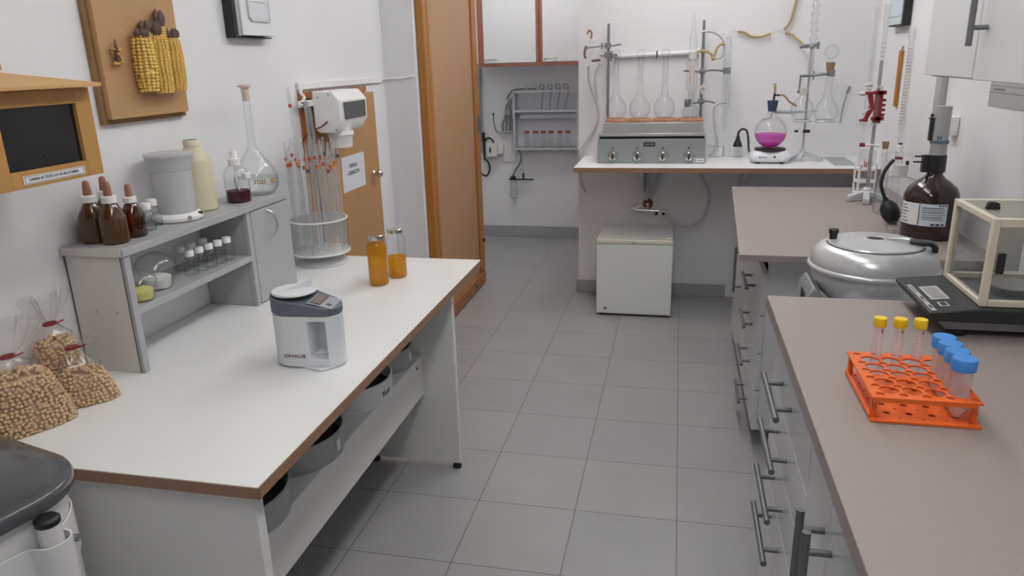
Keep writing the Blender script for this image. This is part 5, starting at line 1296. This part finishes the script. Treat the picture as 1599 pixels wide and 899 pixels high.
b = B(); box(b, gx0 + .016, gx1 - .014, gy0 + .016, gy1 - .014, gz1 - .004, gz1 - .001); tp = obj('top_panel', b, 'frost_pane', T, off=O)
b = B(); prism(b, [(-.013, 0), (.013, 0), (.010, .013), (-.008, .016)], -.006, .006, 'y'); bmesh.ops.translate(b, verts=b.verts, vec=(.603 - O[0], 1.575 - O[1], gz1 - O[2])); obj('top_grip', b, 'black_plastic', tp, bevel=.002)
b = B(); lathe(b, [(0, .0), (.012, 0), (.012, .012), (.042, .014), (.047, .018), (.047, .021), (0, .021)], 48, c=(.665 - O[0], 1.575 - O[1], .0625)); obj('weighing_pan', b, 'steel', T)
b = B(); box(b, gx0 + w_ + .002, gx1 - w_ - .002, gy0 + w_ + .002, gy1 - w_ - .002, NT + .0622, NT + .0626); obj('chamber_floor', b, 'steel_dark', T, off=O)

# orange tube rack
O = (.372, 1.175, NT + .0004)
T = thing('tube_rack', 'orange plastic test tube rack standing on the nearer worktop', 'rack', O)
bigx = [.328, .360, .392, .424]; bigy = [1.114, 1.144, 1.175, 1.204, 1.234]
smx = [.312, .344, .376, .408, .440]; smy = [1.098, 1.129, 1.1595, 1.1895, 1.219, 1.252]
def holed(name, m, x0, x1, y0, y1, z0, z1, holes, par):
    """flat plate with round holes, by boolean"""
    b = B(); box(b, x0, x1, y0, y1, z0, z1); o = obj(name, b, m, flat=True)
    c = B()
    for x, y, r in holes: lathe(c, [(0, z0 - .005), (r, z0 - .005), (r, z1 + .005), (0, z1 + .005)], 24, c=(x, y, 0))
    cut = obj('cutter', c, m)
    md = o.modifiers.new('holes', 'BOOLEAN'); md.object = cut; md.operation = 'DIFFERENCE'; md.solver = 'EXACT'
    dg = bpy.context.evaluated_depsgraph_get(); me = bpy.data.meshes.new_from_object(o.evaluated_get(dg))
    o.modifiers.clear(); o.data = me; bpy.data.objects.remove(cut)
    me.transform(Matrix.Translation(-Vector(O))); o.parent = par
    return o
holes = [(x, y, .0143) for x in bigx for y in bigy] + [(x, y, .0062) for x in smx for y in smy[:-1]] + [(x, 1.2555, .0082) for x in (.342, .373, .404)] + [(.312, 1.2555, .006), (.436, 1.2555, .006)]
holed('top_plate', 'rack_orange', .298, .4475, 1.084, 1.266, NT + .0385, NT + .0415, holes, T)
holed('bottom_plate', 'rack_orange', .299, .450, 1.084, 1.266, NT + .0008, NT + .004, [(x, y, .0052) for x in bigx for y in bigy] + [(x, y, .0026) for x in smx for y in smy], T)
for x, y in ((.305, 1.100), (.442, 1.100), (.305, 1.258), (.442, 1.258)):
    b = B(); box(b, x - .004, x + .004, y - .004 if y < 1.2 else y - .003, y + .004 if y < 1.2 else y + .006, NT + .0041, NT + .0384); obj('pillar', b, 'rack_orange', T, off=O, bevel=.001)
b = B(); box(b, .298, .3005, 1.092, 1.262, NT + .004, NT + .010); box(b, .3005, .440, 1.0845, 1.0865, NT + .0335, NT + .0384); obj('edge_rib', b, 'rack_orange', T, off=O)
bl = ['nearest of the four blue-capped tubes, at the front corner of the orange rack', 'second blue-capped tube from the front of the orange rack', 'third blue-capped tube from the front of the orange rack', 'rearmost of the four blue-capped tubes in the orange rack']
def bigtube(loc, label):
    T = thing('centrifuge_tube', label, 'tube', loc, 0, 'blue-capped tubes in the orange rack')
    b = B(); lathe(b, [(0, 0), (.004, .0005), (.0125, .013), (.0132, .016), (.0134, .080), (.0138, .086)], 32); obj('tube_body', b, 'frosted_tube', T)
    b = B(); lathe(b, [(.0139, .077), (.0168, .077), (.0170, .079), (.0170, .0935), (.0162, .095), (0, .095)], 40); obj('blue_cap', b, 'cap_blue', T)
    b = B()
    for i in range(7):
        z = .022 + i * .007
        for a in (-118, -112, -106):
            aa = radians(a); p = Vector((cos(aa) * .0136, sin(aa) * .0136, z)); tt = Vector((-sin(aa), cos(aa), 0)) * .0008
            vs = [b.verts.new(p + tt * s + Vector((0, 0, u))) for s, u in ((-1, -.0003), (1, -.0003), (1, .0003), (-1, .0003))]; b.faces.new(vs)
    obj('graduation', b, 'grey_print', T)
    return T
f0 = bigtube((bigx[3], bigy[0], NT + .0046), bl[0])
for i in (1, 2, 3): dup(f0, (bigx[3], bigy[i], NT + .0046), bl[i])
yl = ['first yellow-capped tube at the back of the orange rack, farthest from the blue caps', 'middle yellow-capped tube at the back of the orange rack', 'yellow-capped tube at the back of the rack, closest to the blue caps']
def smalltube(loc, label):
    T = thing('centrifuge_tube', label, 'tube', loc, 0, 'yellow-capped tubes in the orange rack')
    b = B(); lathe(b, [(0, 0), (.0025, .0005), (.0072, .018), (.0075, .02), (.0077, .092), (.0080, .096)], 24); obj('tube_body', b, 'frosted_tube', T)
    b = B(); lathe(b, [(.0081, .089), (.0098, .089), (.0102, .091), (.0102, .1025), (.0098, .104), (0, .104)], 32); obj('yellow_cap', b, 'cap_yellow', T)
    b = B()
    for i in range(9):
        z = .035 + i * .0058
        for a in (-128, -122, -116) if i % 2 else (-125, -119):
            aa = radians(a); p = Vector((cos(aa) * .0078, sin(aa) * .0078, z)); tt = Vector((-sin(aa), cos(aa), 0)) * .0005
            vs = [b.verts.new(p + tt * s + Vector((0, 0, u))) for s, u in ((-1, -.00035), (1, -.00035), (1, .00035), (-1, .00035))]; b.faces.new(vs)
    for z in (.084, .081):
        aa = radians(-70); p = Vector((cos(aa) * .0079, sin(aa) * .0079, z)); tt = Vector((-sin(aa), cos(aa), 0)) * .0009
        vs = [b.verts.new(p + tt * s + Vector((0, 0, u))) for s, u in ((-1, -.0015), (1, -.0015), (1, .0015), (-1, .0015))]; b.faces.new(vs)
    obj('graduation', b, 'black_print', T)
    return T
s0 = smalltube((.342, 1.2555, NT + .0046), yl[0])
for i, x in ((1, .373), (2, .404)): dup(s0, (x, 1.2555, NT + .0046), yl[i])

# amber reagent bottle with dispenser
FT_ = FT + .0004
O = (.872, 2.79, FT_)
T = thing('reagent_bottle', 'large dark amber reagent bottle with labelled front and black white dispenser', 'bottle', O, 0)
R = .0865
b = B(); lathe(b, [(0, 0), (R * .93, 0), (R, .006), (R, .140), (R * .985, .153), (R * .88, .174), (R * .62, .194), (R * .40, .207), (R * .30, .217), (R * .29, .226), (0, .226)], 56); obj('bottle_body', b, 'brown_bottle', T)
def wrap(name, m, a0, a1, z0, z1, rr, par, n=14):
    q = B(); A = []
    for i in range(n + 1):
        a = radians(a0 + (a1 - a0) * i / n); A.append([q.verts.new((cos(a) * r_, sin(a) * r_, z)) for r_, z in ((rr, z0), (rr, z1), (rr + .0006, z1), (rr + .0006, z0))])
    for s, t_ in zip(A, A[1:]):
        for i in range(4): q.faces.new([s[i], t_[i], t_[(i + 1) % 4], s[(i + 1) % 4]])
    q.faces.new(A[0]); q.faces.new(A[-1][::-1])
    return obj(name, q, m, par)
lb = wrap('paper_label', 'label_blue', 207, 290, .052, .128, R + .0004, T)
wrap('label_wing', 'label_white', 180, 232, .053, .127, R + .0011, lb)
wrap('label_line', 'black_print', 231.5, 232.8, .053, .127, R + .0018, lb, 3)
for i, (a0, a1, z, h) in enumerate(((238, 280, .113, .0035), (238, 284, .106, .0022), (238, 282, .098, .003), (238, 284, .090, .0022), (238, 280, .081, .0035), (238, 283, .074, .0022))):
    wrap('label_text', 'grey_print', a0, a1, z, z + h, R + .0012, lb, 6)
for a0, a1, z, h in ((270, 275, .1215, .004), (277, 281, .1215, .004), (283, 287, .1215, .004), (258, 265, .055, .006), (268, 276, .055, .006), (279, 285, .055, .006)):
    wrap('label_text', 'black_print', a0, a1, z, z + h, R + .0012, lb, 3)
for i in range(6): wrap('label_text', 'black_print', 186, 200 + (i % 3) * 4, .116 - i * .011, .1185 - i * .011, R + .0019, lb, 4)
b = B(); lathe(b, [(.0, .2263), (.030, .2263), (.031, .232), (.030, .284), (0, .285)], 40); box(b, -.045, -.028, -.012, .012, .226, .284); box(b, -.070, -.0452, -.005, .005, .277, .282); box(b, -.073, -.0452, -.005, .005, .258, .263); obj('dispenser_base', b, 'black_plastic', T)
b = B(); lathe(b, [(.0, .2853), (.027, .2853), (.026, .303), (.0265, .304), (.026, .323), (0, .323)], 36); obj('valve_block', b, 'dispenser_grey', T)
b = B(); lathe(b, [(.0, .3233), (.0295, .3233), (.0295, .334), (0, .334)], 36); obj('blue_ring', b, 'blue_grey', T)
b = B(); lathe(b, [(.0, .3343), (.0255, .3343), (.0255, .447), (0, .447)], 36); obj('piston_sleeve', b, 'dispenser_grey', T)
b = B(); box(b, -.037, -.0262, -.008, .008, .334, .404); box(b, -.041, -.0262, -.010, .010, .4045, .410); sphere(b, (-.033, 0, .417), .006, 2); obj('volume_scale', b, 'black_plastic', T, bevel=.001)
b = B(); box(b, -.016, -.010, -.0234, -.0205, .338, .350); box(b, -.008, -.002, -.0262, -.0250, .338, .350); obj('small_print', b, 'blue_grey', T)

# aspirator bottle with rubber bulb
O = (.872, 3.19, FT_)
T = thing('aspirator_bottle', 'clear glass bottle with ground stopper standing behind the black rubber bulb', 'bottle', O)
b = B(); lathe(b, [(0, 0), (.078, 0), (.085, .006), (.085, .118), (.078, .132), (.045, .143), (.026, .150), (.024, .156)], 52); obj('bottle_glass', b, 'glass_clear', T)
b = B(); lathe(b, [(.0242, .152), (.0242, .162), (.028, .196), (.0, .197)], 32); obj('ground_stopper', b, 'ground_glass', T)
b = B(); tube(b, [(-.012, 0, .197), (-.018, 0, .225), (-.030, -.005, .245), (-.055, -.01, .243), (-.08, -.01, .232)], .004, 8); tube(b, [(.0, 0, .197), (.0, 0, .222), (.012, 0, .236), (.030, 0, .233), (.038, 0, .222)], .0035, 8); obj('glass_outlet', b, 'glass_clear', T)
b = B(); cyl(b, (.018, -.01, .196), (.018, -.01, .212), .006); obj('black_clip', b, 'black_plastic', T)
O = (.782, 2.985, FT_)
T = thing('rubber_bulb', 'black rubber squeeze bulb with curved tube in front of the clear bottle', 'rubber bulb', O)
b = B(); M = Matrix.Translation((.015, .0, .047)) @ Matrix.Rotation(radians(-24), 4, 'Y')
lathe(b, [(0, -.060), (.008, -.060), (.009, -.048), (.017, -.044), (.028, -.028), (.034, -.005), (.032, .018), (.022, .036), (.011, .045), (.009, .055), (0, .055)], 28, mtx=M); obj('bulb', b, 'black_rubber', T)
b = B(); tube(b, [(-.008, .0, .098), (-.020, .002, .125), (-.026, .008, .155), (-.018, .016, .192), (-.002, .02, .222), (.012, .025, .238)], .0068, 10); obj('hose', b, 'black_rubber', T)
T = thing('weighing_glass', 'small clear glass dish lying on the far worktop beside the amber bottle', 'dish', (.775, 2.82, FT_))
b = B(); M = Matrix.Translation((0, 0, .022)) @ Matrix.Rotation(radians(78), 4, 'Y'); lathe(b, [(0, -.025), (.020, -.025), (.021, -.02), (.021, .025), (.019, .025)], 28, mtx=M); obj('dish_glass', b, 'glass_clear', T)
b = B(); lathe(b, [(0, 0), (.016, 0), (.017, .004), (.0, .012)], 20, c=(.02, .03, .0)); obj('dish_lid', b, 'glass_clear', T)

# burette stand
O = (.822, 3.47, FT_)
T = thing('burette_stand', 'tripod burette stand with red double clamp near the corner', 'burette stand', O)
b = B()
for a, L in ((198, .085), (258, .105), (330, .09), (70, .08)):
    d = Vector((cos(radians(a)), sin(radians(a)), 0)); n_ = Vector((-d.y, d.x, 0)); v = []
    for t, wd, z0, z1 in ((0, .014, .022, .05), (.4, .012, .012, .040), (.8, .014, .003, .030), (1, .013, .0, .026)):
        v.append([b.verts.new(d * L * t + n_ * wd * s + Vector((0, 0, z))) for s, z in ((-1, z0), (1, z0), (1, z1), (-1, z1))])
    for q, r_ in zip(v, v[1:]):
        for i in range(4): b.faces.new([q[i], q[(i + 1) % 4], r_[(i + 1) % 4], r_[i]])
    b.faces.new(v[0][::-1]); b.faces.new(v[-1])
lathe(b, [(0, .015), (.02, .015), (.02, .05), (.012, .06), (0, .06)], 20); obj('tripod_base', b, 'alu_paint', T, bevel=.004)
b = B(); cyl(b, (0, 0, .055), (0, 0, .59), .0072); obj('rod', b, 'steel_dark', T)
zc = .41
b = B(); cyl(b, (0, -.02, zc - .07), (0, -.02, zc + .055), .011); box(b, -.014, .016, -.03, -.0075, zc - .075, zc + .06)
for z in (zc - .062, zc + .044): box(b, -.026, .014, -.045, -.0305, z, z + .016); box(b, -.014, .024, -.045, -.0305, z, z + .016)
for z in (zc - .04, zc - .02, zc, zc + .02): cyl(b, (.017, -.02, z), (.030, -.02, z), .006, n=10)
obj('red_clamp', b, 'clamp_red', T, bevel=.003)
b = B(); prism(b, [(-.016, -.015), (-.024, .04), (-.036, .055), (-.048, .05), (-.034, 0), (-.050, -.05), (-.060, -.060), (-.050, -.068), (-.036, -.058)], -.033, -.019, 'y'); box(b, -.068, -.036, -.036, -.016, -.068, -.056); box(b, -.058, -.024, -.036, -.016, .044, .056); bmesh.ops.translate(b, verts=b.verts, vec=(.0, 0, zc)); obj('clamp_arm', b, 'clamp_red', T, bevel=.003)
for x, z in ((-.055, zc - .078), (-.042, zc + .062), (-.006, zc - .084), (.0, zc + .066)):
    b = B(); box(b, x - .014, x + .010, -.036, -.016, z, z + .012); obj('clamp_pad', b, 'ground_glass', T, bevel=.001)
b = B(); cyl(b, (-.062, -.03, zc - .035), (-.03, -.03, zc - .012), .004, n=10); obj('clamp_screw', b, 'ground_glass', T)
T = thing('burette', 'graduated glass burette clamped against the stand rod, with red stopcock', 'burette', (.815, 3.44, FT_ + .06))
b = B(); lathe(b, [(.0012, 0), (.003, .05), (.0075, .10), (.0075, .62), (.010, .70), (.011, .75)], 16); obj('burette_glass', b, 'ribbed_tube', T)
b = B(); cyl(b, (-.03, 0, .185), (.032, 0, .182), .006); obj('stopcock', b, 'white_plastic', T)
b = B(); lathe(b, [(0, 0), (.0085, 0), (.0085, .02), (0, .021)], 14, mtx=Matrix.Translation((-.050, 0, .186)) @ Matrix.Rotation(pi / 2, 4, 'Y')); obj('stopcock_knob', b, 'clamp_red', T)
b = B()
for i in range(22): lathe(b, [(.0076, .22 + i * .018), (.0079, .22 + i * .018), (.0079, .2215 + i * .018), (.0076, .2215 + i * .018)], 12)
obj('graduation', b, 'grey_print', T)
T = thing('burette', 'second clear burette held by the outer arm of the red clamp', 'burette', (.776, 3.445, FT_ + .30))
b = B(); lathe(b, [(.0012, 0), (.003, .02), (.007, .04), (.007, .50)], 14); obj('burette_glass', b, 'glass_clear', T)
b = B(); cyl(b, (-.06, 0, .158), (.03, 0, .156), .003); sphere(b, (-.02, 0, .158), .012, 2, (1.3, 1, .8)); obj('stopcock', b, 'ground_glass', T)
T = thing('burette', 'third clear burette with grey stopcock rising behind the red clamp', 'burette', (.800, 3.52, FT_ + .50))
b = B(); lathe(b, [(.002, -.08), (.003, -.04), (.0075, 0), (.0075, .42)], 14); obj('burette_glass', b, 'glass_clear', T)
b = B(); sphere(b, (-.006, -.01, -.01), .014, 2, (1.2, .8, .9)); obj('stopcock', b, 'ground_glass', T)
b = B(); lathe(b, [(0, 0), (.011, 0), (.014, .030), (0, .030)], 18); t = obj('cork_stopper', b, 'cork', loc=(.868, 3.44, FT_ + .2285)); tag(t, 'brown cork on the narrow bottle beside the burette rod', 'cork')
T = thing('dropping_bottle', 'slim clear bottle with cork beside the burette rod', 'bottle', (.868, 3.44, FT_))
b = B(); lathe(b, [(0, 0), (.022, 0), (.024, .004), (.024, .15), (.012, .19), (.011, .235)], 24); obj('bottle_glass', b, 'glass_clear', T)
T = thing('bottle_stopper', 'slim clear vial with blue and red caps beside the cork', 'vial', (.905, 3.36, FT_))
b = B(); lathe(b, [(0, 0), (.014, 0), (.015, .003), (.015, .225), (.0, .226)], 20); obj('vial_glass', b, 'glass_clear', T)
b = B(); lathe(b, [(0, .2262), (.011, .2262), (.013, .25), (0, .256)], 18); obj('white_cap', b, 'white_plastic', T)
b = B(); lathe(b, [(.0153, .195), (.0157, .195), (.0157, .203), (.0153, .203)], 18); obj('red_band', b, 'maroon', T)
b = B(); lathe(b, [(0, .2563), (.009, .2563), (.008, .263), (0, .264)], 14); obj('blue_tip', b, 'blue_mark', T)
# pipette tip box
O = (.835, 3.63, FT_)
T = thing('tube_box', 'white perforated rack with clear sleeve of reddish tips beside the burette stand', 'rack', O, radians(8))
b = B()
for z in (0, .055, .11): box(b, -.030, .05, -.03, .03, z, z + .012)
for x in (-.030, .042):
    for y in (-.03, .022): box(b, x, x + .008, y, y + .008, .0005, .145)
obj('rack_frame', b, 'white_plastic', T, bevel=.001)
b = B(); box(b, -.020, .044, -.024, .024, .0125, .20); obj('clear_sleeve', b, 'acrylic', T, bevel=.003)
b = B(); rd = random.Random(2)
for i in range(9):
    x, y, z = rd.uniform(-.012, .036), rd.uniform(-.018, .018), rd.uniform(.05, .15)
    cyl(b, (x, y, z), (x + rd.uniform(-.012, .012), y, z + .04), .0022, n=6)
obj('tips', b, 'cap_red', T)

# things on the right wall
O = (XR, 3.96, 1.54)
T = thing('document_tray', 'dark-edged wall tray with white sheet near the corner', 'document tray', O)
b = B(); box(b, XR - .036, XR - .001, 3.79, 3.805, 1.535, 1.86); box(b, XR - .036, XR - .001, 3.805, 4.02, 1.535, 1.540); obj('tray_body', b, 'charcoal', T, off=O, bevel=.002)
b = B(); box(b, XR - .040, XR - .001, 3.8055, 4.035, 1.5405, 1.86); obj('white_sheet', b, 'label_blue', T, off=O, bevel=.002)
b = B(); box(b, XR - .0408, XR - .0402, 3.806, 4.03, 1.575, 1.578); obj('sheet_edge', b, 'grey_print', T, off=O)
b = B(); vs = prism(b, [(3.835, 1.178), (3.868, 1.178), (3.872, 1.428), (3.836, 1.428)], XR - .014, XR - .001, 'x'); t = obj('wooden_lath', b, 'door_stile', bevel=.002); tag(t, 'short varnished wooden lath hanging on the wall below the tray', 'lath')
b = B(); cyl(b, (XR - .008, 3.852, 1.4285), (XR - .004, 3.852, 1.445), .004); t = obj('wall_hook', b, 'steel_dark'); tag(t, 'small grey hook holding the wooden lath on the wall', 'hook')
T = thing('burette', 'long burette hanging on the wall beside the wooden lath', 'burette', (XR - .014, 3.70, 1.02))
b = B(); lathe(b, [(.002, 0), (.004, .03), (.008, .06), (.008, .45), (.013, .46), (.013, .50)], 16); obj('burette_glass', b, 'ribbed_tube', T)
b = B()
for i in range(24): lathe(b, [(.0081, .09 + i * .014), (.0085, .09 + i * .014), (.0085, .0915 + i * .014), (.0081, .0915 + i * .014)], 12)
obj('graduation', b, 'cap_red', T)
O = (XR - .001, 2.66, 1.29)
T = thing('paper_notice', 'pale sheet with lines stuck on the wall under the upper cabinet', 'notice', O)
b = B(); box(b, XR - .0018, XR - .001, 2.35, 2.78, 1.248, 1.335); sh = obj('sheet', b, 'dispenser_grey', T, off=O)
b = B(); box(b, XR - .0024, XR - .0019, 2.35, 2.78, 1.291, 1.2935); box(b, XR - .0024, XR - .0019, 2.35, 2.78, 1.312, 1.3135); box(b, XR - .0024, XR - .0019, 2.66, 2.75, 1.299, 1.305); obj('print_lines', b, 'grey_print', T, off=O)
